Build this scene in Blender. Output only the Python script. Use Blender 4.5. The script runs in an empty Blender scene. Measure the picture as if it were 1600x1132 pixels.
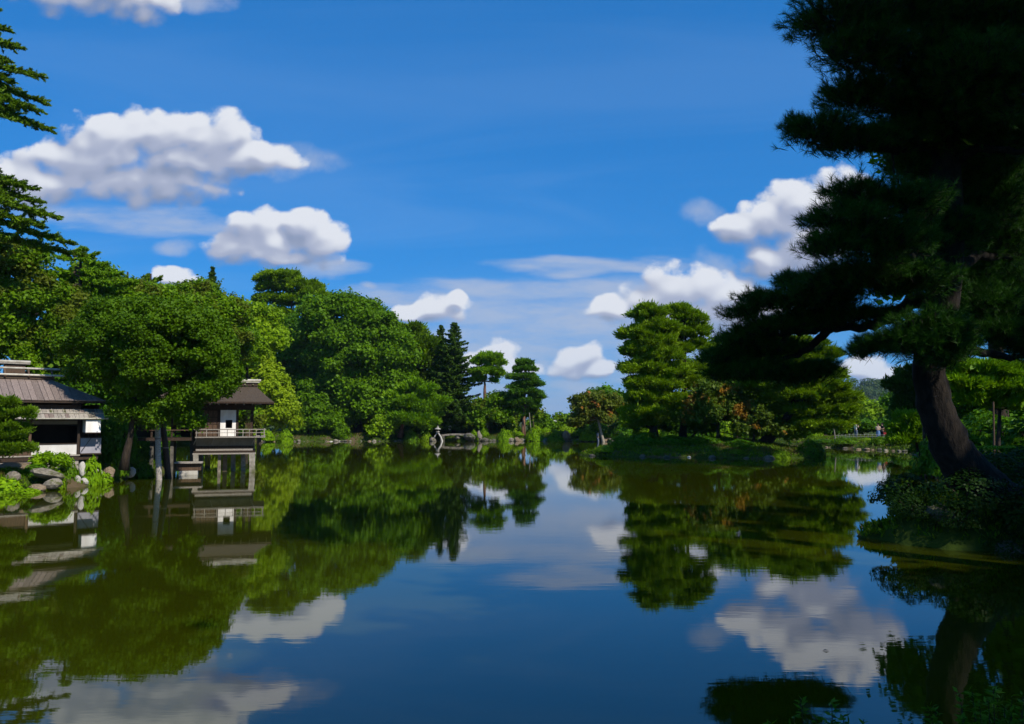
import bpy, bmesh, math, random
import numpy as np
from mathutils import Vector, Matrix

SC = bpy.context.scene
COL = SC.collection
R = math.radians

# ------------------------------------------------------------------ camera
F = 1244.4                      # focal length in pixels of the 1600 px wide photograph (28 mm on 36 mm)
PITCH = R(4.14)
EYE = 3.0                       # eye height above the pond
cam = bpy.data.cameras.new('camera')
cam.lens = 28.0
cam.sensor_width = 36.0
cam.clip_start = 0.1
cam.clip_end = 30000
camo = bpy.data.objects.new('camera', cam)
COL.objects.link(camo)
camo.location = (0, 0, EYE)
camo.rotation_euler = (R(90) + PITCH, 0, 0)
SC.camera = camo

# ------------------------------------------------------------------ world, sun, exposure
SUN_AZ = R(134)                 # clockwise from the view direction (+Y): right of and behind the viewer
SUN_EL = R(43)
SKY_STRENGTH = 0.085
SUN_STRENGTH = 5.0
SC.view_settings.view_transform = 'Standard'
SC.view_settings.look = 'None'
SC.view_settings.exposure = 0.0
SC.view_settings.gamma = 1.0
SC.view_settings.use_curve_mapping = False
SC.render.engine = 'CYCLES'
SC.cycles.use_denoising = True
SC.cycles.max_bounces = 8
SC.cycles.diffuse_bounces = 3
SC.cycles.glossy_bounces = 3
SC.cycles.transmission_bounces = 4
SC.cycles.transparent_max_bounces = 8
SC.cycles.volume_bounces = 0
SC.cycles.sample_clamp_indirect = 6.0
SC.cycles.use_adaptive_sampling = True
SC.cycles.adaptive_threshold = 0.015

sun = bpy.data.lights.new('sun', 'SUN')
sun.energy = SUN_STRENGTH
sun.angle = R(0.53)
sun.color = (1.0, 0.93, 0.82)
suno = bpy.data.objects.new('sun', sun)
COL.objects.link(suno)
SUN_DIR = Vector((math.sin(SUN_AZ) * math.cos(SUN_EL), math.cos(SUN_AZ) * math.cos(SUN_EL), math.sin(SUN_EL)))
suno.rotation_euler = (-SUN_DIR).to_track_quat('-Z', 'Y').to_euler()
suno.location = (60, -40, 80)


def ray(px, py):
    """direction through a pixel of the photograph, scaled so that its Y component is 1"""
    a = (px - 800.0) / F
    b = (566.0 - py) / F
    dy = math.cos(PITCH) - b * math.sin(PITCH)
    return a / dy, (math.sin(PITCH) + b * math.cos(PITCH)) / dy


def at(px, py, Y):
    a, e = ray(px, py)
    return Vector((a * Y, Y, EYE + e * Y))


class NT:
    """small helper that chains shader nodes"""
    def __init__(self, tree):
        self.t = tree
        self.n = tree.nodes
        self.l = tree.links

    def put(self, sock, v):
        if v is None:
            return
        if isinstance(v, bpy.types.NodeSocket):
            self.l.new(v, sock)
        elif isinstance(v, (tuple, list)) and sock.type == 'RGBA' and len(v) == 3:
            sock.default_value = (*v, 1)
        else:
            sock.default_value = v

    def node(self, kind, **kw):
        n = self.n.new(kind)
        for k, v in kw.items():
            setattr(n, k, v)
        return n

    def m(self, op, a, b=None, c=None, clamp=False):
        n = self.node('ShaderNodeMath', operation=op, use_clamp=clamp)
        for i, v in enumerate((a, b, c)):
            self.put(n.inputs[i], v)
        return n.outputs[0]

    def v(self, op, a, b=None, scale=None):
        n = self.node('ShaderNodeVectorMath', operation=op)
        self.put(n.inputs[0], a)
        if b is not None:
            self.put(n.inputs[1], b)
        if scale is not None:
            self.put(n.inputs['Scale'], scale)
        return n.outputs['Value' if op in ('DOT_PRODUCT', 'LENGTH') else 'Vector']

    def mixc(self, f, a, b, blend='MIX'):
        n = self.node('ShaderNodeMix', data_type='RGBA', blend_type=blend)
        self.put(n.inputs[0], f)
        self.put(n.inputs[6], a)
        self.put(n.inputs[7], b)
        return n.outputs[2]

    def noise(self, vec, scale, detail=3.0, rough=0.5, dist=0.0, out='Fac', dim='3D'):
        n = self.node('ShaderNodeTexNoise', noise_dimensions=dim)
        if vec is not None:
            self.put(n.inputs['Vector'], vec)
        n.inputs['Scale'].default_value = scale
        n.inputs['Detail'].default_value = detail
        n.inputs['Roughness'].default_value = rough
        n.inputs['Distortion'].default_value = dist
        return n.outputs[out]

    def ramp(self, v, a, b, smooth=True, lo=0.0, hi=1.0):
        n = self.node('ShaderNodeMapRange', interpolation_type='SMOOTHSTEP' if smooth else 'LINEAR')
        self.put(n.inputs[0], v)
        self.put(n.inputs[1], a)
        self.put(n.inputs[2], b)
        self.put(n.inputs[3], lo)
        self.put(n.inputs[4], hi)
        return n.outputs[0]


# clouds of the photograph as soft lumps (pixel x, pixel y, half width, half height)
CUMULUS = [
    (60, 286, 130, 40), (180, 282, 150, 46), (275, 288, 100, 34), (150, 250, 140, 40), (170, 222, 96, 44), (255, 216, 100, 50),
    (330, 220, 84, 50), (300, 250, 120, 40), (395, 244, 80, 36),
    (30, -46, 130, 56), (140, -18, 130, 46), (228, 6, 66, 44),
    (376, 386, 62, 30), (440, 382, 84, 42), (504, 380, 44, 40), (396, 362, 50, 38), (476, 354, 50, 34), (440, 402, 110, 18),
    (280, 436, 42, 20), (648, 490, 40, 20), (690, 482, 44, 28), (708, 468, 24, 18),
    (1252, 318, 62, 48), (1212, 352, 70, 42), (1162, 364, 52, 32), (1255, 385, 90, 52), (1205, 405, 64, 32), (1310, 330, 80, 66),
    (1078, 454, 84, 44), (1135, 462, 76, 38), (1038, 472, 66, 40), (1100, 496, 140, 42), (1170, 486, 60, 36), (960, 482, 50, 24),
    (776, 555, 32, 28), (762, 574, 46, 24), (804, 576, 46, 16),
    (904, 564, 42, 26), (892, 576, 40, 18), (930, 576, 30, 16),
    (1365, 584, 70, 24),
]
WISPS = [
    (455, 256, 90, 30), (500, 258, 36, 26), (300, -10, 70, 30), (1098, 336, 52, 26), (1118, 408, 40, 24), (955, 480, 70, 30), (925, 494, 90, 20), (843, 570, 24, 18), (898, 596, 50, 16),
    (575, 437, 16, 9), (490, 420, 60, 22), (280, 388, 40, 16), (60, 330, 90, 26),
]
STRATUS = [
    (900, 446, 230, 22), (760, 442, 90, 14), (850, 490, 230, 26), (980, 520, 260, 26), (760, 520, 120, 24), (880, 610, 230, 34),
    (1050, 560, 220, 60), (640, 470, 120, 16), (540, 425, 60, 14), (200, 345, 190, 16), (950, 410, 200, 12), (820, 560, 240, 50), (800, 630, 300, 40), (960, 470, 280, 50), (1100, 500, 200, 70), (880, 520, 260, 50), (700, 470, 120, 24),
]


def build_world():
    w = bpy.data.worlds.new('World')
    SC.world = w
    w.use_nodes = True
    t = w.node_tree
    t.nodes.clear()
    k = NT(t)

    def field(name, blobs, amp, warp, scale, stretch, detail):
        g = bpy.data.node_groups.new(name, 'ShaderNodeTree')
        g.interface.new_socket('P', in_out='INPUT', socket_type='NodeSocketVector')
        g.interface.new_socket('D', in_out='OUTPUT', socket_type='NodeSocketFloat')
        g.interface.new_socket('S', in_out='OUTPUT', socket_type='NodeSocketFloat')
        h = NT(g)
        gi = h.node('NodeGroupInput')
        go = h.node('NodeGroupOutput')
        P = gi.outputs[0]
        Ps = h.v('MULTIPLY', P, stretch)
        nc = h.noise(Ps, scale * 0.55, 2.0, 0.5, out='Color', dim='2D')
        wv = h.v('SCALE', h.v('SUBTRACT', nc, (0.5, 0.5, 0.5)), scale=warp)
        Q = h.v('ADD', P, wv)
        acc = None
        for (px, py, rx, ry) in blobs:
            u, e = ray(px, py)
            d = h.v('MULTIPLY', h.v('SUBTRACT', Q, (u, e, 0)), (F / rx, F / ry, 0))
            f = h.m('SUBTRACT', 1.0, h.v('DOT_PRODUCT', d, d))
            acc = f if acc is None else h.m('SMOOTH_MAX', acc, f, 0.35)
        n1 = h.noise(Ps, scale, detail, 0.64, dim='2D')
        o = h.m('ADD', acc, h.m('MULTIPLY', h.m('SUBTRACT', n1, 0.5), amp))
        if name == 'cumulus_field':
            vo = h.node('ShaderNodeTexVoronoi', feature='SMOOTH_F1', voronoi_dimensions='2D')
            h.put(vo.inputs['Vector'], h.v('ADD', Ps, h.v('SCALE', wv, scale=0.6)))
            vo.inputs['Scale'].default_value = scale * 1.9
            vo.inputs['Smoothness'].default_value = 0.35
            puff = h.m('MULTIPLY', h.m('SUBTRACT', 0.62, vo.outputs['Distance']), 0.8)
            low = h.noise(Ps, scale * 0.7, 1.5, 0.45, dim='2D')
            o = h.m('ADD', o, puff)
            sm = h.m('ADD', h.m('ADD', h.m('MINIMUM', acc, 0.95), h.m('MULTIPLY', puff, 0.28)), h.m('MULTIPLY', h.m('SUBTRACT', low, 0.5), amp * 0.42))
            g.links.new(sm, go.inputs[1])
        g.links.new(o, go.inputs[0])
        return g

    cum = field('cumulus_field', CUMULUS, 1.5, 0.030, 19.0, (1.0, 1.2, 1.0), 9.0)
    wisp = field('wisp_field', WISPS, 2.0, 0.05, 15.0, (1.0, 1.3, 1.0), 7.0)
    stra = field('stratus_field', STRATUS, 2.2, 0.05, 9.0, (0.8, 3.6, 1.0), 7.0)

    tc = k.node('ShaderNodeTexCoord')
    D = tc.outputs['Generated']
    sp = k.node('ShaderNodeSeparateXYZ')
    k.put(sp.inputs[0], D)
    X, Y, Z = sp.outputs
    front = k.ramp(Y, 0.35, 0.5)
    ysafe = k.m('MAXIMUM', Y, 0.2)
    cb = k.node('ShaderNodeCombineXYZ')
    k.put(cb.inputs[0], k.m('DIVIDE', X, ysafe))
    k.put(cb.inputs[1], k.m('DIVIDE', Z, ysafe))
    P = cb.outputs[0]

    def call(g, vec):
        n = k.node('ShaderNodeGroup')
        n.node_tree = g
        k.put(n.inputs[0], vec)
        return n.outputs

    dens, smooth = call(cum, P)[:2]
    toward = call(cum, k.v('ADD', P, (0.006, 0.015, 0.0)))[1]
    relief = k.m('SUBTRACT', smooth, toward)
    lit = k.ramp(relief, -0.55, 0.62)
    # crisp sunny tops, soft shaded bases
    alpha = k.m('MULTIPLY', k.ramp(dens, 0.0, k.ramp(lit, 0.25, 0.75, lo=1.15, hi=0.55)), front)
    # the generic sky that goes on out of the frame: thin high veils everywhere, fair weather clouds around and behind
    zs = k.m('ADD', k.m('MAXIMUM', Z, 0.0), 0.10)
    c2 = k.node('ShaderNodeCombineXYZ')
    k.put(c2.inputs[0], k.m('DIVIDE', X, zs))
    k.put(c2.inputs[1], k.m('DIVIDE', Y, zs))
    PL = c2.outputs[0]
    veil = k.noise(k.v('MULTIPLY', PL, (0.5, 1.3, 1.0)), 0.9, 6.0, 0.6, 0.9, dim='2D')
    veil = k.m('MULTIPLY', k.ramp(veil, 0.38, 0.75), 0.13)
    heap = k.noise(PL, 1.15, 5.0, 0.55, dim='2D')
    heap = k.m('MULTIPLY', k.ramp(heap, 0.56, 0.68), k.m('SUBTRACT', 1.0, front))
    heap = k.m('MULTIPLY', heap, k.ramp(Z, 0.0, 0.08))
    sd = call(stra, P)[0]
    sa = k.m('MULTIPLY', k.m('MULTIPLY', k.ramp(sd, -0.3, 1.4), 0.80), front)

    sky = k.node('ShaderNodeTexSky', sky_type='NISHITA')
    sky.sun_disc = False
    sky.sun_elevation = SUN_EL
    sky.sun_rotation = SUN_AZ
    sky.altitude = 0.0
    sky.air_density = 1.0
    sky.dust_density = 0.3
    sky.ozone_density = 2.2
    # the deep, saturated blue of the photograph
    gam = k.node('ShaderNodeGamma')
    k.put(gam.inputs[0], k.v('SCALE', sky.outputs[0], scale=SKY_STRENGTH))
    gam.inputs[1].default_value = 0.5
    col = k.v('MULTIPLY', gam.outputs[0], (0.052, 0.455, 1.04))
    col = k.mixc(veil, col, (0.30, 0.48, 0.80))
    col = k.mixc(sa, col, (0.47, 0.54, 0.69))
    cc = k.mixc(k.ramp(lit, 0.0, 0.5), (0.25, 0.30, 0.44), (0.41, 0.45, 0.59))
    cc = k.mixc(k.ramp(lit, 0.45, 1.0), cc, (0.82, 0.84, 0.89))
    wa = k.m('MULTIPLY', k.m('MULTIPLY', k.ramp(call(wisp, P)[0], -0.1, 1.5), 0.62), front)
    col = k.mixc(wa, col, (0.50, 0.55, 0.67))
    col = k.mixc(k.m('MULTIPLY', alpha, 0.97), col, cc)
    col = k.mixc(heap, col, (0.70, 0.72, 0.78))
    bg = k.node('ShaderNodeBackground')
    k.put(bg.inputs[0], col)
    bg.inputs[1].default_value = 1.0
    out = k.node('ShaderNodeOutputWorld')
    t.links.new(bg.outputs[0], out.inputs[0])
    w.cycles.sampling_method = 'MANUAL'
    w.cycles.sample_map_resolution = 512


build_world()

# ------------------------------------------------------------------ materials
MATS = {}


def new_mat(name):
    m = bpy.data.materials.new(name)
    m.use_nodes = True
    m.node_tree.nodes.clear()
    return m, NT(m.node_tree)


def finish(k, shader, disp=None):
    o = k.node('ShaderNodeOutputMaterial')
    k.l.new(shader, o.inputs[0])


def leaf_mat(name, c1, c2, c3=None, share3=0.0, trans=0.35, rough=0.5, scale3=0.5):
    """foliage: per-leaf tone, patches of a second tint, some light let through"""
    m, k = new_mat(name)
    at_ = k.node('ShaderNodeAttribute', attribute_name='rnd')
    rnd = at_.outputs['Fac']
    col = k.mixc(rnd, c1, c2)
    geo = k.node('ShaderNodeNewGeometry')
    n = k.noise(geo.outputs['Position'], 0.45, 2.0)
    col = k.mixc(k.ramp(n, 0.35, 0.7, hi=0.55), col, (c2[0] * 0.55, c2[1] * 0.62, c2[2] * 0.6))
    if c3:
        n3 = k.noise(geo.outputs['Position'], scale3, 2.0)
        f = k.ramp(k.m('ADD', n3, k.m('MULTIPLY', rnd, 0.2)), 0.72 - share3 * 0.45, 0.80 - share3 * 0.40)
        col = k.mixc(f, col, c3)
    pr = k.node('ShaderNodeBsdfPrincipled')
    k.put(pr.inputs['Base Color'], col)
    pr.inputs['Roughness'].default_value = rough
    pr.inputs['Specular IOR Level'].default_value = 0.12
    tr = k.node('ShaderNodeBsdfTranslucent')
    k.put(tr.inputs[0], k.mixc(1.0, col, (1.25, 1.2, 0.55), 'MULTIPLY'))
    mx = k.node('ShaderNodeMixShader')
    mx.inputs[0].default_value = trans
    k.l.new(pr.outputs[0], mx.inputs[1])
    k.l.new(tr.outputs[0], mx.inputs[2])
    finish(k, mx.outputs[0])
    MATS[name] = m


def rough_mat(name, c1, c2, scale=4.0, rough=0.8, bump=0.3, stretch=(1, 1, 1), c3=None, detail=6.0, spec=0.3, coord='Object', bdist=0.02):
    m, k = new_mat(name)
    tc = k.node('ShaderNodeTexCoord')
    v = k.v('MULTIPLY', tc.outputs[coord], stretch)
    n = k.noise(v, scale, detail, 0.6)
    col = k.mixc(k.ramp(n, 0.3, 0.7), c1, c2)
    if c3:
        n3 = k.noise(tc.outputs[coord], scale * 0.37, 4.0, 0.6)
        col = k.mixc(k.ramp(n3, 0.52, 0.66), col, c3)
    oi = k.node('ShaderNodeObjectInfo')
    hs = k.node('ShaderNodeHueSaturation')
    k.put(hs.inputs['Color'], col)
    k.put(hs.inputs['Value'], k.ramp(oi.outputs['Random'], 0, 1, False, 0.82, 1.18))
    pr = k.node('ShaderNodeBsdfPrincipled')
    k.put(pr.inputs['Base Color'], hs.outputs[0])
    pr.inputs['Roughness'].default_value = rough
    pr.inputs['Specular IOR Level'].default_value = spec
    if bump:
        b = k.node('ShaderNodeBump')
        b.inputs['Strength'].default_value = bump
        b.inputs['Distance'].default_value = bdist
        k.put(b.inputs['Height'], n)
        k.l.new(b.outputs[0], pr.inputs['Normal'])
    finish(k, pr.outputs[0])
    MATS[name] = m


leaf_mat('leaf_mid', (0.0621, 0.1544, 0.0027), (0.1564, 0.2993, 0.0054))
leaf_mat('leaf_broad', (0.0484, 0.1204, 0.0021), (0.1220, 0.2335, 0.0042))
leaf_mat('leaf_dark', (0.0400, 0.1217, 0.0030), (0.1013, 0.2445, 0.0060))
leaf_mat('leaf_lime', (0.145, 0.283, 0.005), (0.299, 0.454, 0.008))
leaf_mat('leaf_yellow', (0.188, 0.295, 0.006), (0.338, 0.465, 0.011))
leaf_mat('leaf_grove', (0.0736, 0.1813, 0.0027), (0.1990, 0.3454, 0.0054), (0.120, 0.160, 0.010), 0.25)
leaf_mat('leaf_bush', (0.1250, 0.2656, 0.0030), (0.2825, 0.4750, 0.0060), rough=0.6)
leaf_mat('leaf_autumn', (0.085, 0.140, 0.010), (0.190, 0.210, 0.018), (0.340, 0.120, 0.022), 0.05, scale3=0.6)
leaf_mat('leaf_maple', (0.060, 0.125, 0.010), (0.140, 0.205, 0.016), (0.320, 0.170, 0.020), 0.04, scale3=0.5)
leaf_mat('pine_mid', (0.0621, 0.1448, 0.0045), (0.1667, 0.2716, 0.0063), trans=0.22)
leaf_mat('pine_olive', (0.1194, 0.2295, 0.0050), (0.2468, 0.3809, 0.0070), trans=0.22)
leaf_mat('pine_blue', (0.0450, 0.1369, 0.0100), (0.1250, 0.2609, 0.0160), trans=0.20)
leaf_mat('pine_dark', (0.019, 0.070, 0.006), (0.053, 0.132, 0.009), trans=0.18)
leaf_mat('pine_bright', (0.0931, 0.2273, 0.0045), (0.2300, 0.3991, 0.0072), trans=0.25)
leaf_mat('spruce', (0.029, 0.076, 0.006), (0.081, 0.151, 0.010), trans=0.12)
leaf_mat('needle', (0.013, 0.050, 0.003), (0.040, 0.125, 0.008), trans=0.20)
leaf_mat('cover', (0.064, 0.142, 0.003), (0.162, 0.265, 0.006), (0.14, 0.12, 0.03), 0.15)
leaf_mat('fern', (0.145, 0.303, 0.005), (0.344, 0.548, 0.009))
leaf_mat('leaf_shade', (0.010, 0.034, 0.003), (0.028, 0.075, 0.006))  # darker leaf colour for the near bank, its shade put into the colour
leaf_mat('far_wood', (0.030, 0.075, 0.020), (0.070, 0.125, 0.030), (0.10, 0.14, 0.03), 0.2, scale3=0.03)
rough_mat('bark', (0.020, 0.014, 0.009), (0.060, 0.042, 0.027), 5.0, 0.9, 0.8, (2, 2, 0.6), bdist=0.05)
rough_mat('bark_old', (0.006, 0.0045, 0.003), (0.022, 0.016, 0.011), 4.0, 0.95, 1.0, (2, 2, 0.7), bdist=0.08)
rough_mat('bark_red', (0.120, 0.060, 0.035), (0.260, 0.140, 0.085), 5.0, 0.9, 0.6, (2, 2, 0.6))
rough_mat('bark_pale', (0.180, 0.150, 0.110), (0.340, 0.300, 0.230), 5.0, 0.85, 0.4, (2, 2, 0.6))
rough_mat('stone', (0.130, 0.112, 0.085), (0.290, 0.255, 0.200), 3.5, 0.85, 0.6, c3=(0.085, 0.090, 0.030))
rough_mat('stone_pale', (0.330, 0.310, 0.270), (0.540, 0.510, 0.450), 4.0, 0.85, 0.5)
rough_mat('stone_post', (0.200, 0.180, 0.145), (0.400, 0.365, 0.305), 5.0, 0.85, 0.6, c3=(0.12, 0.12, 0.05))
rough_mat('stone_dark', (0.060, 0.055, 0.045), (0.150, 0.135, 0.110), 3.5, 0.85, 0.7, c3=(0.06, 0.075, 0.02))
rough_mat('stone_brown', (0.150, 0.110, 0.070), (0.270, 0.205, 0.135), 4.0, 0.9, 0.6)
rough_mat('wood_roof', (0.155, 0.118, 0.100), (0.290, 0.228, 0.198), 5.0, 0.85, 0.3, (6, 0.5, 6))
rough_mat('wood_grey', (0.200, 0.175, 0.145), (0.400, 0.360, 0.310), 6.0, 0.8, 0.3, (5, 1, 5))
rough_mat('wood_dark', (0.022, 0.014, 0.009), (0.060, 0.036, 0.022), 6.0, 0.7, 0.3, (5, 5, 1))
rough_mat('wood_brown', (0.070, 0.042, 0.026), (0.150, 0.092, 0.055), 6.0, 0.75, 0.3, (5, 5, 1))
rough_mat('bamboo', (0.340, 0.310, 0.245), (0.540, 0.505, 0.420), 4.0, 0.55, 0.1, (1, 1, 1))
rough_mat('plaster', (0.700, 0.665, 0.610), (0.850, 0.830, 0.790), 2.6, 0.9, 0.1, (1, 1, 0.5))
rough_mat('plaster_tan', (0.200, 0.160, 0.110), (0.290, 0.240, 0.170), 2.5, 0.9, 0.1)
rough_mat('thatch', (0.048, 0.034, 0.022), (0.100, 0.074, 0.050), 9.0, 0.95, 0.5, (4, 1, 4))
rough_mat('screen', (0.300, 0.290, 0.330), (0.400, 0.385, 0.420), 2.0, 0.9, 0.05)
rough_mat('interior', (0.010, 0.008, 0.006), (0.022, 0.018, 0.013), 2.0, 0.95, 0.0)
rough_mat('skin', (0.480, 0.300, 0.210), (0.540, 0.350, 0.250), 3.0, 0.6, 0.0)
rough_mat('hair', (0.012, 0.009, 0.008), (0.030, 0.022, 0.018), 6.0, 0.6, 0.0)
for nm, c in dict(cloth_white=(0.78, 0.77, 0.75), cloth_blue=(0.10, 0.19, 0.36), cloth_black=(0.02, 0.02, 0.025), cloth_red=(0.42, 0.03, 0.03),
                  cloth_grey=(0.20, 0.24, 0.31), cloth_orange=(0.62, 0.20, 0.04), cloth_beige=(0.52, 0.40, 0.30)).items():
    rough_mat(nm, tuple(x * 0.85 for x in c), c, 5.0, 0.85, 0.1)
rough_mat('tile_pale', (0.330, 0.370, 0.420), (0.420, 0.460, 0.500), 1.0, 0.8, 0.0)
rough_mat('mountain', (0.030, 0.060, 0.030), (0.060, 0.095, 0.045), 0.004, 0.95, 0.0, coord='Object')


def ground_mat():
    m, k = new_mat('ground')
    geo = k.node('ShaderNodeNewGeometry')
    P = geo.outputs['Position']
    n = k.noise(P, 0.35, 6.0, 0.6)
    n2 = k.noise(P, 3.0, 6.0, 0.65)
    moss = k.mixc(n2, (0.020, 0.040, 0.005), (0.055, 0.085, 0.010))
    dirt = k.mixc(n2, (0.055, 0.040, 0.022), (0.150, 0.110, 0.062))
    col = k.mixc(k.ramp(n, 0.52, 0.66), moss, dirt)
    pr = k.node('ShaderNodeBsdfPrincipled')
    k.put(pr.inputs['Base Color'], col)
    pr.inputs['Roughness'].default_value = 0.95
    pr.inputs['Specular IOR Level'].default_value = 0.1
    b = k.node('ShaderNodeBump')
    b.inputs['Strength'].default_value = 0.7
    b.inputs['Distance'].default_value = 0.06
    k.put(b.inputs['Height'], n2)
    k.l.new(b.outputs[0], pr.inputs['Normal'])
    finish(k, pr.outputs[0])
    MATS['ground'] = m


def water_mat():
    m, k = new_mat('pond_water')
    geo = k.node('ShaderNodeNewGeometry')
    P = geo.outputs['Position']
    wob = k.noise(k.v('MULTIPLY', P, (0.05, 0.08, 1.0)), 1.0, 2.0)
    fine = k.noise(k.v('MULTIPLY', P, (1.3, 5.0, 1.0)), 1.0, 3.0, 0.55, 0.3)
    swell = k.noise(k.v('MULTIPLY', P, (0.35, 1.1, 1.0)), 1.0, 2.0, 0.5)
    h = k.m('ADD', k.m('MULTIPLY', fine, k.ramp(wob, 0.3, 0.75, lo=0.35, hi=1.0)), k.m('MULTIPLY', swell, 0.7))
    b = k.node('ShaderNodeBump')
    b.inputs['Strength'].default_value = 1.0
    b.inputs['Distance'].default_value = 0.0009
    k.put(b.inputs['Height'], h)
    mud = k.noise(k.v('MULTIPLY', P, (0.06, 0.06, 1.0)), 1.0, 3.0)
    col = k.mixc(mud, (0.021, 0.026, 0.0003), (0.031, 0.037, 0.0006))
    pr = k.node('ShaderNodeBsdfPrincipled')
    k.put(pr.inputs['Base Color'], col)
    pr.inputs['Roughness'].default_value = 0.02
    pr.inputs['IOR'].default_value = 1.65
    k.l.new(b.outputs[0], pr.inputs['Normal'])
    finish(k, pr.outputs[0])
    MATS['pond_water'] = m


ground_mat()
water_mat()

# ------------------------------------------------------------------ mesh helpers


def tag(o, label=None, cat=None, group=None, kind=None):
    if label:
        o['label'] = label
    if cat:
        o['category'] = cat
    if group:
        o['group'] = group
    if kind:
        o['kind'] = kind
    return o


def empty(name, loc, rz=0.0):
    o = bpy.data.objects.new(name, None)
    o.empty_display_size = 0.2
    o.location = loc
    o.rotation_euler = (0, 0, rz)
    COL.objects.link(o)
    return o


def link(name, me, mat, parent=None):
    if mat and not me.materials:
        me.materials.append(MATS[mat] if isinstance(mat, str) else mat)
    o = bpy.data.objects.new(name, me)
    COL.objects.link(o)
    if parent:
        o.parent = parent
    return o


class MB:
    def __init__(self):
        self.v = []
        self.f = []

    def add(self, vs, fs):
        b = len(self.v)
        self.v += [tuple(p) for p in vs]
        self.f += [tuple(i + b for i in f) for f in fs]
        return self

    def box(self, x0, x1, y0, y1, z0, z1):
        vs = [(x0, y0, z0), (x1, y0, z0), (x1, y1, z0), (x0, y1, z0), (x0, y0, z1), (x1, y0, z1), (x1, y1, z1), (x0, y1, z1)]
        return self.add(vs, [(3, 2, 1, 0), (4, 5, 6, 7), (0, 1, 5, 4), (1, 2, 6, 5), (2, 3, 7, 6), (3, 0, 4, 7)])

    def hexa(self, p):
        return self.add(p, [(3, 2, 1, 0), (4, 5, 6, 7), (0, 1, 5, 4), (1, 2, 6, 5), (2, 3, 7, 6), (3, 0, 4, 7)])

    def slab(self, quad, th):
        """a board with four top corners (anticlockwise from above) and a thickness"""
        q = [Vector(p) for p in quad]
        n = (q[1] - q[0]).cross(q[3] - q[0]).normalized()
        return self.hexa([p - n * th for p in q] + q)

    def tube(self, pts, rad, seg=8, wob=0.0, rng=None, cap=True):
        pts = [Vector(p) for p in pts]
        n = len(pts)
        b = len(self.v)
        ref = Vector((0.31, 0.17, 0.93)).normalized()
        for i, p in enumerate(pts):
            d = (pts[min(i + 1, n - 1)] - pts[max(i - 1, 0)]).normalized()
            a = d.cross(Vector((1, 0.13, 0)) if abs(d.z) > 0.8 else ref).normalized()
            c = d.cross(a)
            r = rad[i] if isinstance(rad, (list, tuple)) else rad
            for s in range(seg):
                t = 2 * math.pi * s / seg
                rr = r * (1 + (rng.uniform(-wob, wob) if rng else 0))
                self.v.append(tuple(p + a * math.cos(t) * rr + c * math.sin(t) * rr))
        for i in range(n - 1):
            for s in range(seg):
                s2 = (s + 1) % seg
                self.f.append((b + i * seg + s, b + i * seg + s2, b + (i + 1) * seg + s2, b + (i + 1) * seg + s))
        if cap:
            self.f.append(tuple(b + s for s in range(seg))[::-1])
            self.f.append(tuple(b + (n - 1) * seg + s for s in range(seg)))
        return self

    def lathe(self, prof, seg=12, c=(0, 0, 0)):
        b = len(self.v)
        for (r, z) in prof:
            for s in range(seg):
                t = 2 * math.pi * (s + 0.5) / seg
                self.v.append((c[0] + r * math.cos(t), c[1] + r * math.sin(t), c[2] + z))
        for i in range(len(prof) - 1):
            for s in range(seg):
                s2 = (s + 1) % seg
                self.f.append((b + i * seg + s, b + i * seg + s2, b + (i + 1) * seg + s2, b + (i + 1) * seg + s))
        self.f.append(tuple(b + s for s in range(seg))[::-1])
        self.f.append(tuple(b + (len(prof) - 1) * seg + s for s in range(seg)))
        return self

    def mesh(self, name, smooth=False):
        me = bpy.data.meshes.new(name)
        me.from_pydata(self.v, [], self.f)
        me.update()
        if smooth:
            me.polygons.foreach_set('use_smooth', [True] * len(me.polygons))
        return me

    def build(self, name, mat, parent=None, smooth=False):
        return link(name, self.mesh(name, smooth), mat, parent)


def unit(a):
    return a / np.maximum(np.linalg.norm(a, axis=1, keepdims=True), 1e-9)


def rdir(rng, n):
    return unit(rng.normal(size=(n, 3)))


def card_mesh(name, P, N, A, L, W, rng, tri=False, tone=None):
    """leaf-shaped faces: P middle, N normal, A long axis, L length, W width"""
    n = len(P)
    A = unit(A - N * np.sum(A * N, axis=1, keepdims=True))
    S = np.cross(N, A)
    L = np.broadcast_to(np.asarray(L, dtype=float), (n,))[:, None]
    W = np.broadcast_to(np.asarray(W, dtype=float), (n,))[:, None]
    if tri:
        k = 3
        V = np.stack([P - S * W * 0.5, P + S * W * 0.5, P + A * L], axis=1)
    else:
        k = 4
        V = np.stack([P - A * L * 0.5, P + S * W * 0.5 - A * L * 0.06 + N * W * 0.12, P + A * L * 0.5, P - S * W * 0.5 - A * L * 0.06 + N * W * 0.12], axis=1)
    me = bpy.data.meshes.new(name)
    me.vertices.add(n * k)
    me.vertices.foreach_set('co', V.reshape(-1).astype(np.float32))
    me.loops.add(n * k)
    me.loops.foreach_set('vertex_index', np.arange(n * k, dtype=np.int32))
    me.polygons.add(n)
    me.polygons.foreach_set('loop_start', np.arange(0, n * k, k, dtype=np.int32))
    me.update(calc_edges=True)
    at_ = me.attributes.new('rnd', 'FLOAT', 'FACE')
    rv = rng.random(n)
    if tone is not None:
        rv = 0.5 * rv + 0.5 * tone
    at_.data.foreach_set('value', rv.astype(np.float32))
    return me


TRIS = [0]


def ell_area(r):
    a, b, c = r
    p = 1.6
    return 4 * math.pi * (((a * b) ** p + (a * c) ** p + (b * c) ** p) / 3) ** (1 / p)


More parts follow.
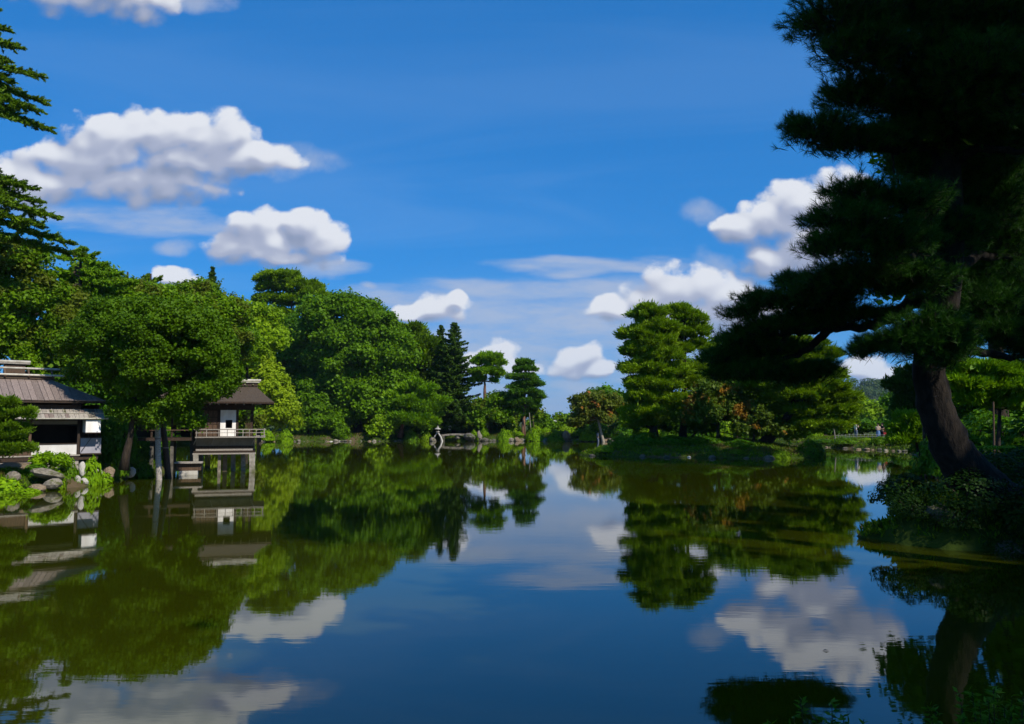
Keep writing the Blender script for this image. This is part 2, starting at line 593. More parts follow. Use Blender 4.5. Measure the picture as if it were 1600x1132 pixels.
def lobes_for(ells, lobe, rng, shell=(0.66, 1.06), dens=1.2, jit=0.0):
    """lumps of foliage spread over the ellipsoids' surfaces: centre, radius, outward direction"""
    C, Rr, O = [], [], []
    for i, (c, r) in enumerate(ells):
        c = np.array(c)
        r = np.array(r)
        n = max(5, int(dens * ell_area(r) / (math.pi * lobe * lobe)))
        d = rdir(rng, n)
        d[:, 2] = np.where(d[:, 2] < -0.55, -d[:, 2], d[:, 2])
        rr = np.maximum(r - lobe * 0.6, r * 0.35)
        p = c + d * rr * rng.uniform(shell[0], shell[1], (n, 1)) + rng.normal(0, 1, (n, 3)) * lobe * jit
        keep = np.ones(n, bool)
        for j, (c2, r2) in enumerate(ells):
            if j != i:
                q = np.linalg.norm((p - np.array(c2)) / np.array(r2), axis=1)
                keep &= q > 0.55
        C.append(p[keep])
        O.append(d[keep])
        Rr.append(lobe * (0.45 + rng.gamma(2.0, 0.24, n).clip(0, 1.0))[keep])
    return np.concatenate(C), np.concatenate(Rr), np.concatenate(O)


def foliage(name, ells, lobe, L, W, rng, cover=2.2, flat=0.8, kind='leaf', fill=0.4, bias=(0, 0, 0)):
    C, Rr, O = lobes_for(ells, lobe, rng, jit=0.18 if kind == 'leaf' else 0.22)
    cnt = np.maximum(5, (cover * 4 * math.pi * Rr ** 2 * 0.72 / (L * W * 0.5))).astype(int)
    idx = np.repeat(np.arange(len(C)), cnt)
    n = len(idx)
    d = rdir(rng, n)
    d = unit(d + O[idx] * 0.40 + np.array((0, 0, 0.30)))
    rag = 0.88 if kind == 'leaf' else 0.93
    rad = np.where(rng.random(n) < rag, rng.uniform(0.25, 1.0, n) ** 0.5, rng.uniform(0.95, 1.35, n))
    P = C[idx] + d * (Rr[idx] * rad)[:, None] * np.array((1, 1, flat))
    # twigs that stick out of the lumps and break the outline
    nt = len(C) * 3
    ti = np.repeat(np.arange(len(C)), 3)
    td = unit(rdir(rng, nt) * 0.8 + O[ti] * 0.7 + np.array((0, 0, 0.35)))
    K = 9 if kind == 'leaf' else 12
    tj = np.repeat(np.arange(nt), K)
    tt = rng.uniform(0.7, 1.6 if kind == 'leaf' else 1.3, nt * K)
    TP = C[ti[tj]] + td[tj] * (Rr[ti[tj]] * tt)[:, None] * np.array((1, 1, flat)) + rng.normal(0, 1, (nt * K, 3)) * L * 0.45
    P = np.concatenate([P, TP])
    d = np.concatenate([d, td[tj]])
    oo = np.concatenate([O[idx], O[ti[tj]]])
    n = len(P)
    rn = rdir(rng, n)
    if kind == 'leaf':
        N = unit(d * 0.60 + np.array((0, 0, 0.30)) + rn * 0.72)
        A = rdir(rng, n) + d * 0.3 - np.array((0, 0, 0.25))
    else:
        A = unit(d * 0.75 + oo * 0.5 + np.array((0, 0, 0.50)) + rn * 0.6 + np.array(bias))
        N = unit(np.cross(A, rdir(rng, n)))
    lt = rng.random(len(C))
    tone = np.concatenate([lt[idx], lt[ti[tj]]])
    s = rng.uniform(0.6, 1.35, n) * (0.85 + 0.3 * tone)
    LL, WW = L * s, W * s
    # larger, hidden leaves inside that stop the light
    FP, FN, FA, FL, FW = [], [], [], [], []
    for (c, r) in ells:
        c, r = np.array(c), np.array(r)
        k = int(fill * ell_area(r * 0.62) / (L * W * 2.4))
        dd = rdir(rng, k)
        FP.append(c + dd * r * rng.uniform(0.2, 0.68, (k, 1)))
        FN.append(unit(dd + rdir(rng, k) * 0.6))
        FA.append(rdir(rng, k))
        FL.append(np.full(k, L * 2.2))
        FW.append(np.full(k, max(W, L * 0.5) * 2.0))
        tone = np.concatenate([tone, np.full(k, 0.2)])
    P = np.concatenate([P] + FP)
    N = np.concatenate([N] + FN)
    A = np.concatenate([A] + FA)
    LL = np.concatenate([LL] + FL)
    WW = np.concatenate([WW] + FW)
    TRIS[0] += 2 * len(P)
    return card_mesh(name, P, N, A, LL, WW, rng, tone=tone)


def ells_from(D, blobs, depth=0.85):
    """ellipsoids at distance D from lumps measured in the photograph (px, py, half width, half height[, metres nearer or farther])"""
    out = []
    for b in blobs:
        px, py, rx, ry = b[:4]
        y = D + (b[4] if len(b) > 4 else 0.0)
        c = at(px, py, y)
        s = y / F
        out.append(((c.x, c.y, c.z), (rx * s, rx * s * depth, ry * s)))
    return out

# ------------------------------------------------------------------ the lie of the land
POND = [(-36, 5.2), (-12, 5.6), (2, 6.0), (8.5, 6.2), (13.0, 7.5), (14.2, 11), (13.6, 15.5), (11.6, 18.2), (9.9, 18.9), (9.3, 20.2), (10.2, 22.0),
        (13.2, 25), (18.5, 33), (24.9, 46), (31.5, 61), (37.2, 74), (34.6, 82), (33.2, 90), (29, 99), (16, 107), (8, 111), (1, 112.5), (-6, 111.8),
        (-9.3, 112.5), (-10, 117), (-12.5, 119), (-14, 113), (-18, 110.5), (-26, 110), (-33, 108.5), (-38.5, 107), (-43, 101), (-41, 88), (-33, 72),
        (-25.5, 58), (-21.4, 50), (-20.2, 46), (-19.8, 41), (-19.4, 37.4), (-19.6, 34.6), (-20.8, 32.3), (-26, 30.0), (-34, 25)]
ISLE = [(6.3, 66.2), (5.9, 69), (8, 75), (12, 80), (19, 82), (25.5, 78), (26.5, 71), (24.5, 65.2), (21.5, 61.6), (17, 62.2), (12, 64)]


def poly_info(poly, X, Y):
    """inside flag and distance to the outline"""
    d = np.full(X.shape, 1e9)
    ins = np.zeros(X.shape, bool)
    n = len(poly)
    for i in range(n):
        x0, y0 = poly[i]
        x1, y1 = poly[(i + 1) % n]
        ex, ey = x1 - x0, y1 - y0
        t = np.clip(((X - x0) * ex + (Y - y0) * ey) / (ex * ex + ey * ey), 0, 1)
        d = np.minimum(d, np.hypot(X - x0 - t * ex, Y - y0 - t * ey))
        c = ((y0 > Y) != (y1 > Y)) & (X < (x1 - x0) * (Y - y0) / (y1 - y0 + 1e-12) + x0)
        ins ^= c
    return ins, d


def wav(X, Y):
    return 0.5 * np.sin(0.31 * X + 0.7 * np.sin(0.23 * Y)) + 0.5 * np.sin(0.27 * Y + 1.3 + 0.8 * np.sin(0.19 * X))


def land(X, Y):
    X = np.asarray(X, float)
    Y = np.asarray(Y, float)
    jx = 0.35 * np.sin(1.9 * Y + 0.7 * X) + 0.2 * np.sin(4.1 * X - 2.3 * Y)
    jy = 0.35 * np.sin(1.7 * X - 0.5 * Y) + 0.2 * np.sin(3.7 * Y + 2.9 * X)
    ip, dp = poly_info(POND, X + jx, Y + jy)
    ii, di = poly_info(ISLE, X + jx, Y + jy)
    water = ip & ~ii
    dw = np.minimum(dp, di)
    bed = -np.minimum(1.3, 0.03 + 0.45 * dw)
    H = 0.85 + 0.15 * wav(X, Y)
    near = np.clip((30 - Y) / 12, 0, 1) * np.clip((X - 4) / 6, 0, 1)
    H = H + 0.55 * near + 0.55 * np.clip((8 - Y) / 4, 0, 1)
    H = H + 1.2 * np.clip((Y - 118) / 60, 0, 1) * np.clip((-X - 5) / 30, 0, 1)          # the grove stands a little higher
    isl = 0.45 + 0.75 * np.clip(di / 6.5, 0, 1) ** 0.8
    up = np.where(ii, isl, H) * (1 - np.exp(-dw / np.where(ii, 1.4, 0.9))) + 0.04
    return np.where(water, bed, up)


def gz(x, y):
    return float(land(np.array([x]), np.array([y]))[0])


def axis(lo, hi, step, far_lo, far_hi, grow=1.35):
    a = list(np.arange(lo, hi + step * 0.5, step))
    s, x = step, a[-1]
    while x < far_hi:
        s *= grow
        x += s
        a.append(min(x, far_hi))
    s, x, pre = step, a[0], []
    while x > far_lo:
        s *= grow
        x -= s
        pre.append(max(x, far_lo))
    return np.array(pre[::-1] + a)


def build_ground():
    xs = axis(-50, 50, 0.65, -14000, 14000)
    ys = axis(1.0, 125, 0.6, -400, 14000)
    X, Y = np.meshgrid(xs, ys)
    Z = land(X, Y)
    nx, ny = len(xs), len(ys)
    V = np.stack([X, Y, Z], -1).reshape(-1, 3)
    i = np.arange(nx * ny).reshape(ny, nx)
    Fq = np.stack([i[:-1, :-1], i[:-1, 1:], i[1:, 1:], i[1:, :-1]], -1).reshape(-1, 4)
    me = bpy.data.meshes.new('ground')
    me.vertices.add(len(V))
    me.vertices.foreach_set('co', V.reshape(-1).astype(np.float32))
    me.loops.add(Fq.size)
    me.loops.foreach_set('vertex_index', Fq.reshape(-1).astype(np.int32))
    me.polygons.add(len(Fq))
    me.polygons.foreach_set('loop_start', np.arange(0, Fq.size, 4, dtype=np.int32))
    me.polygons.foreach_set('use_smooth', np.ones(len(Fq), bool))
    me.update(calc_edges=True)
    tag(link('ground', me, 'ground'), 'mossy and earthy banks around the pond', kind='structure')


build_ground()
wm = MB()
wm.add([(-50, 4.0, 0), (42, 4.0, 0), (42, 122, 0), (-50, 122, 0)], [(0, 1, 2, 3)])
tag(wm.build('pond_water', 'pond_water'), 'calm green pond mirroring sky and trees', kind='structure')


def ridge(name, mat, D, depth, pts, seed, label, rough):
    rng = np.random.default_rng(seed)
    xs = np.linspace(pts[0][0], pts[-1][0], 160)
    hs = np.interp(xs, [p[0] for p in pts], [p[1] for p in pts])
    nz = np.convolve(rng.normal(size=160 + 8), np.ones(9) / 9, 'valid') * rough
    hs = np.maximum(hs + nz, 0.3)
    prof = [(-1.0, 0.0), (-0.7, 0.28), (-0.4, 0.62), (-0.15, 0.92), (0, 1.0), (0.5, 0.7), (1.0, 0.0)]
    m = MB()
    vs = []
    for (t, f) in prof:
        for j, x in enumerate(xs):
            vs.append((x, D + depth * t, hs[j] * f + (0.0 if f else -0.5) + 0.6))
    n = len(xs)
    fs = [(r * n + j, r * n + j + 1, (r + 1) * n + j + 1, (r + 1) * n + j) for r in range(len(prof) - 1) for j in range(n - 1)]
    m.add(vs, fs)
    return tag(m.build(name, mat, smooth=True), label, kind='structure'), xs, hs


def hgt(px, py, D):
    return at(px, py, D).z


def xof(px, D):
    return ray(px, 656)[0] * D


ridge('mountain', 'mountain', 12000, 900, [(-12000, 60), (-4000, 110), (xof(800, 12000), 30), (xof(845, 12000), hgt(845, 656, 12000)), (xof(880, 12000), hgt(880, 648, 12000)),
      (xof(930, 12000), hgt(930, 644, 12000)), (xof(1000, 12000), hgt(1000, 636, 12000)), (6500, 220), (12500, 120)], 3, 'blue mountain ridge far off on the horizon', 5.0)
HILL, hx, hh = ridge('wooded_hill', 'mountain', 850, 170, [(150, 0.5), (xof(1200, 850), 14), (xof(1290, 850), hgt(1290, 612, 850)), (xof(1340, 850), hgt(1340, 604, 850)), (xof(1372, 850), hgt(1372, 606, 850)),
      (xof(1420, 850), hgt(1420, 596, 850)), (xof(1520, 850), hgt(1520, 588, 850)), (700, 55), (900, 40), (1200, 1)], 5, 'wooded hill rising beyond the garden', 1.2)


def build_far_wood():
    rng = np.random.default_rng(11)
    ells = []
    for i in range(430):
        x = rng.uniform(250, 760)
        t = rng.uniform(-0.95, 0.05)
        h = np.interp(x, hx, hh) * np.interp(t, [-1, -0.7, -0.4, -0.15, 0, 0.5], [0, 0.28, 0.62, 0.92, 1, 0.7])
        r = rng.uniform(4.5, 8.5)
        ells.append(((x, 850 + 170 * t, h + r * 0.55), (r, r, r * rng.uniform(0.7, 1.0))))
    c = at(1370, 601, 850)
    for dx, dz, r in ((-6, -3, 6), (3, 0, 7), (10, -4, 5.5)):
        ells.append(((c.x + dx, 850, c.z + dz), (r, r, r * 0.7)))
    C = np.array([e[0] for e in ells])
    Rr = np.array([e[1] for e in ells])
    cnt = 170
    idx = np.repeat(np.arange(len(ells)), cnt)
    d = unit(rdir(rng, len(idx)) + np.array((0, -0.2, 0.3)))
    P = C[idx] + d * Rr[idx] * rng.uniform(0.8, 1.08, (len(idx), 1))
    N = unit(d + rdir(rng, len(idx)) * 0.5)
    me = card_mesh('forest', P, N, rdir(rng, len(idx)), rng.uniform(1.6, 3.0, len(idx)), rng.uniform(1.0, 1.9, len(idx)), rng)
    tag(link('forest', me, 'far_wood'), 'distant mixed wood covering the hill', 'forest', kind='stuff')


build_far_wood()
# long pale building on the hillside
c = at(1356, 636, 760)
hb = empty('hillside_building', (c.x, 760, c.z - 8.0))
MB().box(-7.5, 7.5, -3, 3, 0, 9.6).build('wall', 'tile_pale', hb)
MB().add([(-8.3, -3.8, 9.7), (8.3, -3.8, 9.7), (8.3, 3.8, 9.7), (-8.3, 3.8, 9.7), (-7, 0, 11.2), (7, 0, 11.2)],
         [(0, 1, 5, 4), (2, 3, 4, 5), (1, 2, 5), (3, 0, 4), (3, 2, 1, 0)]).build('roof', 'tile_pale', hb)
for i in range(5):
    MB().box(-6.4 + i * 2.8, -4.9 + i * 2.8, -3.08, -3.0, 7.0, 8.6).build('window', 'interior', hb)
tag(hb, 'long pale grey building showing between trees on the far hill', 'building')

# ------------------------------------------------------------------ tea house on the left bank
TH = R(40)
hc = at(121, 722, 38.0)
GH = 0.98
house = empty('tea_house', (hc.x, hc.y, GH), TH)
tag(house, 'low wooden tea house with weathered board roof and white plaster panels on the left bank', 'house')
# local frame: x along the front (right end recedes), -y out of the front, z up from the bank


def P_(name, mat, *boxes, parent=house):
    m = MB()
    for b in boxes:
        m.box(*b)
    return m.build(name, mat, parent)


P_('foundation', 'wood_grey', (-7.0, 0.05, 0.02, 4.4, -0.35, 0.10))
P_('skirting_board', 'wood_dark', (-7.0, 0.06, -0.03, 0.015, 0.11, 0.31))
P_('sill_beam', 'wood_grey', (-7.0, 0.08, -0.07, 0.06, 0.315, 0.375))
wp = P_('lower_wall', 'plaster', (-1.92, -0.06, 0.0, 0.10, 0.38, 0.86))
wp['label'] = 'white plaster panel below the opening'
P_('lower_wall', 'wood_brown', (-6.9, -2.06, 0.005, 0.10, 0.38, 0.86))
P_('window_sill', 'wood_dark', (-6.9, -0.06, -0.03, 0.12, 0.865, 0.915))
P_('lintel', 'plaster_tan', (-6.9, -0.06, 0.0, 0.10, 1.80, 1.98))
P_('head_beam', 'wood_dark', (-6.9, -0.06, -0.02, 0.12, 1.985, 2.72))
for x in (-6.95, -4.4, -2.0, 0.0):
    P_('post', 'wood_brown' if x == -2.0 else 'wood_dark', (x - 0.055, x + 0.055, -0.045, 0.10, 0.38, 2.70))
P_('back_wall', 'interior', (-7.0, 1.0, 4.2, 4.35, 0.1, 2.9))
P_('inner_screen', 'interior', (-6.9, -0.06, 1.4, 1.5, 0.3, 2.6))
P_('floor', 'wood_dark', (-6.9, 0.9, 0.11, 4.15, 0.12, 0.30))
P_('end_wall', 'wood_dark', (0.80, 0.88, 0.1, 4.15, 0.1, 2.75))
# bay to the right of the corner post: white panel, grey paper screen, dark slats
P_('upper_panel', 'plaster', (0.16, 0.80, -0.66, -0.02, 1.42, 1.99))
P_('panel_base', 'wood_dark', (0.14, 0.82, -0.67, -0.02, 1.375, 1.415))
sc_ = P_('paper_screen', 'screen', (0.10, 1.0, 0.02, 0.06, 0.42, 1.14))
sc_['label'] = 'grey screen panel dappled with leaf shadows'
P_('screen_rail', 'wood_dark', (0.06, 1.02, 0.0, 0.08, 1.145, 1.20))
P_('screen_base', 'wood_dark', (0.06, 1.02, -0.02, 0.08, 0.36, 0.415))
for i in range(9):
    P_('slat', 'wood_dark', (0.10 + i * 0.105, 0.13 + i * 0.105, 0.03, 0.06, 1.205, 2.0))
mm = MB()
mm.tube([(0.12, -0.06, 0.5), (0.72, -0.06, 1.42)], 0.012, 5)
mm.build('brace', 'wood_dark', house)
# pent roof over the opening: shingles, battens, bamboo gutter pole
E0, E1 = -4.6, 0.98
pent = MB().slab([(E0, -0.72, 2.06), (E1, -0.72, 2.06), (E1, 0.0, 2.50), (E0, 0.0, 2.50)], 0.03).build('pent_roof', 'wood_brown', house)
rs = random.Random(4)
for row in range(2):
    y0, y1 = (-0.74, -0.36) if row == 0 else (-0.38, -0.02)
    x = E0
    while x < E1 - 0.03:
        w_ = min(rs.uniform(0.12, 0.24), E1 - x)
        za, zb = 2.06 + (y0 + 0.72) / 0.72 * 0.44 + 0.028 + 0.012 * row, 2.06 + (y1 + 0.72) / 0.72 * 0.44 + 0.022 + 0.012 * row
        dz = rs.uniform(0, 0.012)
        MB().slab([(x + 0.006, y0 + rs.uniform(-0.02, 0.02), za + dz), (x + w_ - 0.006, y0, za + dz), (x + w_ - 0.006, y1, zb + dz), (x + 0.006, y1, zb + dz)], 0.018).build(
            'shingle', rs.choice(['wood_grey', 'wood_grey', 'wood_roof', 'stone']), pent)
        x += w_
x = E0 + 0.2
while x < E1 - 0.1:
    MB().tube([(x, -0.40, 2.315), (x, -0.02, 2.54)], 0.016, 5).build('batten', 'bamboo', pent)
    x += 0.46
MB().tube([(E0, -0.39, 2.325), (E1, -0.39, 2.325)], 0.018, 6).build('cross_pole', 'bamboo', pent)
MB().tube([(E0 + 0.2, -0.76, 2.07), (E1 + 0.12, -0.76, 2.07)], 0.034, 7).build('gutter_pole', 'bamboo', pent)
# main roof: boards running down the slope, hipped right end, bamboo ridge
RX0, RX1, RY, RZ = -9.0, 1.05, -0.40, 2.90
TX, TY, TZ = -1.15, 1.95, 4.02
roof = MB().add([(RX0, RY + 0.1, RZ - 0.05), (RX1 - 0.1, RY + 0.1, RZ - 0.05), (TX, TY, TZ - 0.05), (RX0, TY, TZ - 0.05), (RX1 - 0.1, 2 * TY - RY - 0.1, RZ - 0.05), (RX0, 2 * TY - RY - 0.1, RZ - 0.05)],
                [(0, 1, 2, 3), (1, 4, 2), (2, 4, 5, 3), (0, 5, 4, 1), (0, 3, 5)]).build('roof', 'wood_dark', house)
x = RX0
while x < RX1 - 0.02:
    w_ = min(rs.uniform(0.19, 0.31), RX1 - x)
    xa, xb = x + 0.008, x + w_ - 0.008

    def top(xx):                       # where a board running up the slope meets the ridge or the hip
        t = 1.0 if xx <= TX else max(0.03, (RX1 - xx) / (RX1 - TX))
        return (xx, RY + (TY - RY) * t, RZ + (TZ - RZ) * t)
    ta, tb = top(xa), top(xb)
    dz = rs.uniform(0.0, 0.016)
    e = rs.uniform(-0.03, 0.01)
    up_ = Vector((0, 0, 0.02 + dz))
    MB().slab([Vector((xa, RY + e, RZ)) + up_, Vector((xb, RY + e, RZ)) + up_, Vector(tb) + up_, Vector(ta) + up_], 0.03).build('board', 'wood_roof', roof)
    x += w_
MB().slab([(RX1, RY, RZ + 0.03), (RX1, 2 * TY - RY, RZ + 0.03), (TX + 0.03, TY + 0.02, TZ + 0.03), (TX + 0.02, TY - 0.02, TZ + 0.03)], 0.03).build('hip_slope', 'wood_roof', roof)
MB().box(RX0, RX1 - 0.05, RY + 0.02, RY + 0.07, RZ - 0.10, RZ - 0.02).build('fascia', 'wood_dark', roof)
MB().box(RX0, TX + 0.35, TY - 0.28, TY + 0.3, TZ - 0.06, TZ + 0.16).build('ridge_cap', 'thatch', roof)
MB().tube([(RX0, TY - 0.34, TZ + 0.13), (TX + 0.75, TY - 0.34, TZ + 0.13)], 0.05, 8).build('ridge_pole', 'bamboo', roof)
MB().tube([(RX0, TY + 0.02, TZ + 0.46), (TX + 0.62, TY + 0.02, TZ + 0.46)], 0.05, 8).build('ridge_pole', 'bamboo', roof)
for i in range(7):
    xx = TX + 0.25 - i * 0.98
    MB().tube([(xx, TY - 0.40, TZ + 0.04), (xx, TY + 0.02, TZ + 0.42)], 0.045, 6).build('ridge_brace', 'wood_brown', roof)
# raised ridge of the wing behind
vz = TZ + 0.55
vent = MB().box(-2.45, -1.55, 5.0, 5.5, 3.6, vz + 0.28).build('ridge_vent', 'wood_brown', roof)
MB().box(-2.75, -1.35, 4.9, 5.6, vz + 0.285, vz + 0.34).build('vent_cap', 'wood_grey', vent)
MB().tube([(-3.1, 5.2, vz + 0.42), (-1.3, 5.2, vz + 0.42)], 0.07, 8).build('cap_pole', 'bamboo', vent)
P_('rear_wing', 'wood_dark', (-7.0, 0.9, 4.4, 7.0, -0.2, 2.9))
MB().add([(-7.6, 4.36, 2.95), (1.4, 4.36, 2.95), (1.4, 7.5, 2.95), (-7.6, 7.5, 2.95), (-7.0, 5.25, 4.35), (-0.9, 5.25, 4.35)],
         [(0, 1, 5, 4), (1, 2, 5), (2, 3, 4, 5), (3, 0, 4), (3, 2, 1, 0)]).build('rear_roof', 'wood_roof', house)

# ------------------------------------------------------------------ pavilion standing in the pond
PV = R(17)
pc = at(350, 738, 46.0)
pav = empty('water_pavilion', (pc.x, 46.0, 0.0), PV)
tag(pav, 'dark wooden pavilion on stone posts in the pond with hipped roof and white panel', 'pavilion')


def Q_(name, mat, *boxes, parent=pav):
    m = MB()
    for b in boxes:
        m.box(*b)
    return m.build(name, mat, parent)


def stone_post(x, y, w_, z1, seed, lean=0.0, mat='stone_post'):
    rr = random.Random(seed)
    m = MB()
    rings = []
    for z in (-1.3, -0.4, 0.05, 0.4, 0.75, z1):
        t = max(0.0, min(1.0, (z + 1.3) / (z1 + 1.3)))
        rings.append([(x + lean * (1 - t) + sx * w_ * (0.5 + 0.07 * (1 - t) + rr.uniform(-0.03, 0.03)), y + sy * w_ * (0.5 + 0.07 * (1 - t) + rr.uniform(-0.03, 0.03)), z) for sx, sy in ((-1, -1), (1, -1), (1, 1), (-1, 1))])
    vs = [p for r in rings for p in r]
    fs = [(4 * i + j, 4 * i + (j + 1) % 4, 4 * i + 4 + (j + 1) % 4, 4 * i + 4 + j) for i in range(5) for j in range(4)] + [(3, 2, 1, 0), (20, 21, 22, 23)]
    m.add(vs, fs)
    return m.build('stone_post', mat, pav)


W2 = 1.60
stone_post(-W2 + 0.08, -0.05, 0.27, 1.02, 1)
stone_post(W2 - 0.10, -0.05, 0.30, 1.02, 2, 0.12)
stone_post(-0.28, 0.25, 0.16, 1.02, 3, 0.0, 'stone')
stone_post(0.0, 0.9, 0.22, 1.02, 4, 0.0, 'stone_brown')
stone_post(0.42, 1.6, 0.24, 1.02, 5, 0.02)
stone_post(0.98, 1.6, 0.24, 1.02, 6, 0.05)
stone_post(-W2 + 0.1, 2.9, 0.28, 1.02, 7)
stone_post(W2 - 0.1, 2.9, 0.28, 1.02, 8)
Q_('ground_beam', 'wood_grey', (-W2 - 0.1, W2 + 0.12, -0.16, 0.10, 1.02, 1.10))
Q_('ground_beam', 'wood_dark', (-W2 - 0.06, W2 + 0.06, -0.10, 0.10, 1.102, 1.22))
Q_('ground_beam', 'wood_dark', (-W2 - 0.06, W2 + 0.06, 2.8, 3.0, 1.03, 1.22))
Q_('ground_beam', 'wood_dark', (-W2 - 0.03, -W2 + 0.15, 0.11, 2.79, 1.03, 1.22))
Q_('ground_beam', 'wood_dark', (W2 - 0.15, W2 + 0.03, 0.11, 2.79, 1.03, 1.22))
Q_('underfloor_wall', 'wood_grey', (-W2 + 0.06, W2 - 0.06, -0.03, 0.08, 1.225, 1.34))
Q_('underfloor_rail', 'wood_dark', (-W2, W2, -0.05, 0.08, 1.345, 1.50))
Q_('underfloor_panel', 'plaster_tan', (-W2 + 0.06, W2 - 0.06, 0.0, 0.08, 1.505, 1.94))
Q_('underfloor_panel', 'plaster_tan', (W2 - 0.07, W2 - 0.01, 0.09, 2.9, 1.23, 1.94))
Q_('floor', 'wood_brown', (-W2, W2, 0.09, 2.95, 1.945, 2.02))
Q_('deck', 'wood_grey', (-W2 + 0.05, W2 + 0.62, -0.62, 0.085, 1.97, 2.035))
Q_('deck', 'wood_grey', (W2 + 0.005, W2 + 0.62, 0.09, 2.95, 1.97, 2.035))
for x in (-W2 + 0.10, -0.55, W2 + 0.05):
    m = MB()
    m.tube([(x - 0.16, 0.0, 1.58), (x - 0.12, -0.22, 1.68), (x - 0.02, -0.42, 1.86), (x, -0.55, 1.96)], 0.03, 6)
    m.build('deck_bracket', 'wood_grey', pav)
# railing
rail = Q_('railing', 'wood_grey', (-W2 - 0.02, W2 + 0.66, -0.60, -0.55, 2.42, 2.47))
for x in (-W2 + 0.12, -0.95, -0.3, 0.15, 0.55, 1.0, 1.35, W2 + 0.12, W2 + 0.55):
    Q_('baluster', 'wood_grey', (x - 0.018, x + 0.018, -0.595, -0.555, 2.035, 2.42), parent=rail)
Q_('lower_rail', 'wood_grey', (-W2 + 0.05, W2 + 0.6, -0.585, -0.565, 2.24, 2.27), parent=rail)
Q_('side_rail', 'wood_grey', (W2 + 0.53, W2 + 0.58, -0.545, 2.9, 2.42, 2.47), parent=rail)
for y in (0.4, 1.3, 2.2, 2.85):
    Q_('baluster', 'wood_grey', (W2 + 0.535, W2 + 0.575, y, y + 0.04, 2.035, 2.42), parent=rail)
# walls and posts
for x in (-W2 + 0.06, -0.34, 0.66, W2 - 0.16):
    Q_('post', 'wood_dark', (x - 0.06, x + 0.06, 0.02, 0.14, 2.04, 3.98))
for x, y in ((-W2 + 0.06, 2.85), (W2 - 0.16, 2.85), (W2 - 0.16, 1.45)):
    Q_('post', 'wood_dark', (x - 0.06, x + 0.06, y - 0.06, y + 0.06, 2.04, 3.98))
sh = Q_('wooden_shutter', 'wood_brown', (-W2 + 0.13, -0.42, 0.05, 0.09, 2.05, 3.52))
for i in range(5):
    Q_('mullion', 'wood_dark', (-W2 + 0.14 + i * 0.255, -W2 + 0.17 + i * 0.255, 0.025, 0.048, 2.05, 3.52), parent=sh)
for z in (2.38, 2.75, 3.12):
    Q_('cross_bar', 'wood_dark', (-W2 + 0.13, -0.42, 0.02, 0.024, z, z + 0.03), parent=sh)
wp2 = Q_('wall_panel', 'plaster', (-0.27, 0.02, 0.05, 0.11, 2.05, 3.55), (0.38, 0.58, 0.05, 0.11, 2.05, 3.55), (0.02, 0.38, 0.05, 0.11, 2.05, 2.52), (0.02, 0.38, 0.05, 0.11, 2.98, 3.55))
wp2['label'] = 'white plaster panel pierced by a small square window'
wf = Q_('window_frame', 'wood_dark', (0.02, 0.05, 0.04, 0.12, 2.52, 2.98), (0.35, 0.38, 0.04, 0.12, 2.52, 2.98), (0.05, 0.35, 0.04, 0.12, 2.52, 2.545), (0.05, 0.35, 0.04, 0.12, 2.955, 2.98), parent=wp2)
lat = Q_('lattice_screen', 'wood_brown', (1.10, 1.36, 0.06, 0.08, 2.05, 2.10), (1.10, 1.36, 0.06, 0.08, 3.46, 3.52))
for i in range(6):
    Q_('lattice_bar', 'wood_brown', (1.10 + i * 0.05, 1.12 + i * 0.05, 0.055, 0.085, 2.10, 3.46), parent=lat)
Q_('lintel', 'wood_dark', (-W2, W2, 0.0, 0.16, 3.56, 3.98))
Q_('lintel', 'wood_dark', (W2 - 0.24, W2 - 0.10, 0.17, 2.9, 3.6, 3.98))
Q_('side_wall', 'wood_dark', (-W2 + 0.02, -W2 + 0.08, 0.15, 2.8, 2.04, 3.98))
bw = Q_('rear_wall', 'wood_dark', (-W2 + 0.1, 0.55, 2.78, 2.84, 2.04, 3.98))
Q_('eave_brace', 'wood_grey', (W2 - 0.05, W2 + 0.3, -0.28, -0.24, 3.86, 3.89))
# roof with rafter tips
EX0, EX1, EY0, EY1, EZ = -4.3, W2 + 1.05, -0.95, 3.8, 4.02
GX0, GX1, GY, GZ = -2.4, 1.62, 1.42, 5.02


def hip(m, dz, o):
    vs = []
    n = 7
    for i in range(n + 1):             # a roof that sags a little towards the eaves
        t = i / n
        s = 0.82 * t + 0.18 * t * t
        x0, x1 = EX0 - o + (GX0 - EX0 + o) * t, EX1 + o + (GX1 - EX1 - o) * t
        y0, y1 = EY0 - o + (GY - EY0 + o) * t, EY1 + o + (GY - EY1 - o) * t
        z = EZ + (GZ - EZ) * s + dz
        vs += [(x0, y0, z), (x1, y0, z), (x1, y1, z), (x0, y1, z)]
    fs = [(4 * i + j, 4 * i + (j + 1) % 4, 4 * i + 4 + (j + 1) % 4, 4 * i + 4 + j) for i in range(n) for j in range(4)]
    fs += [(3, 2, 1, 0), (4 * n, 4 * n + 1, 4 * n + 2, 4 * n + 3)]
    return m.add(vs, fs)


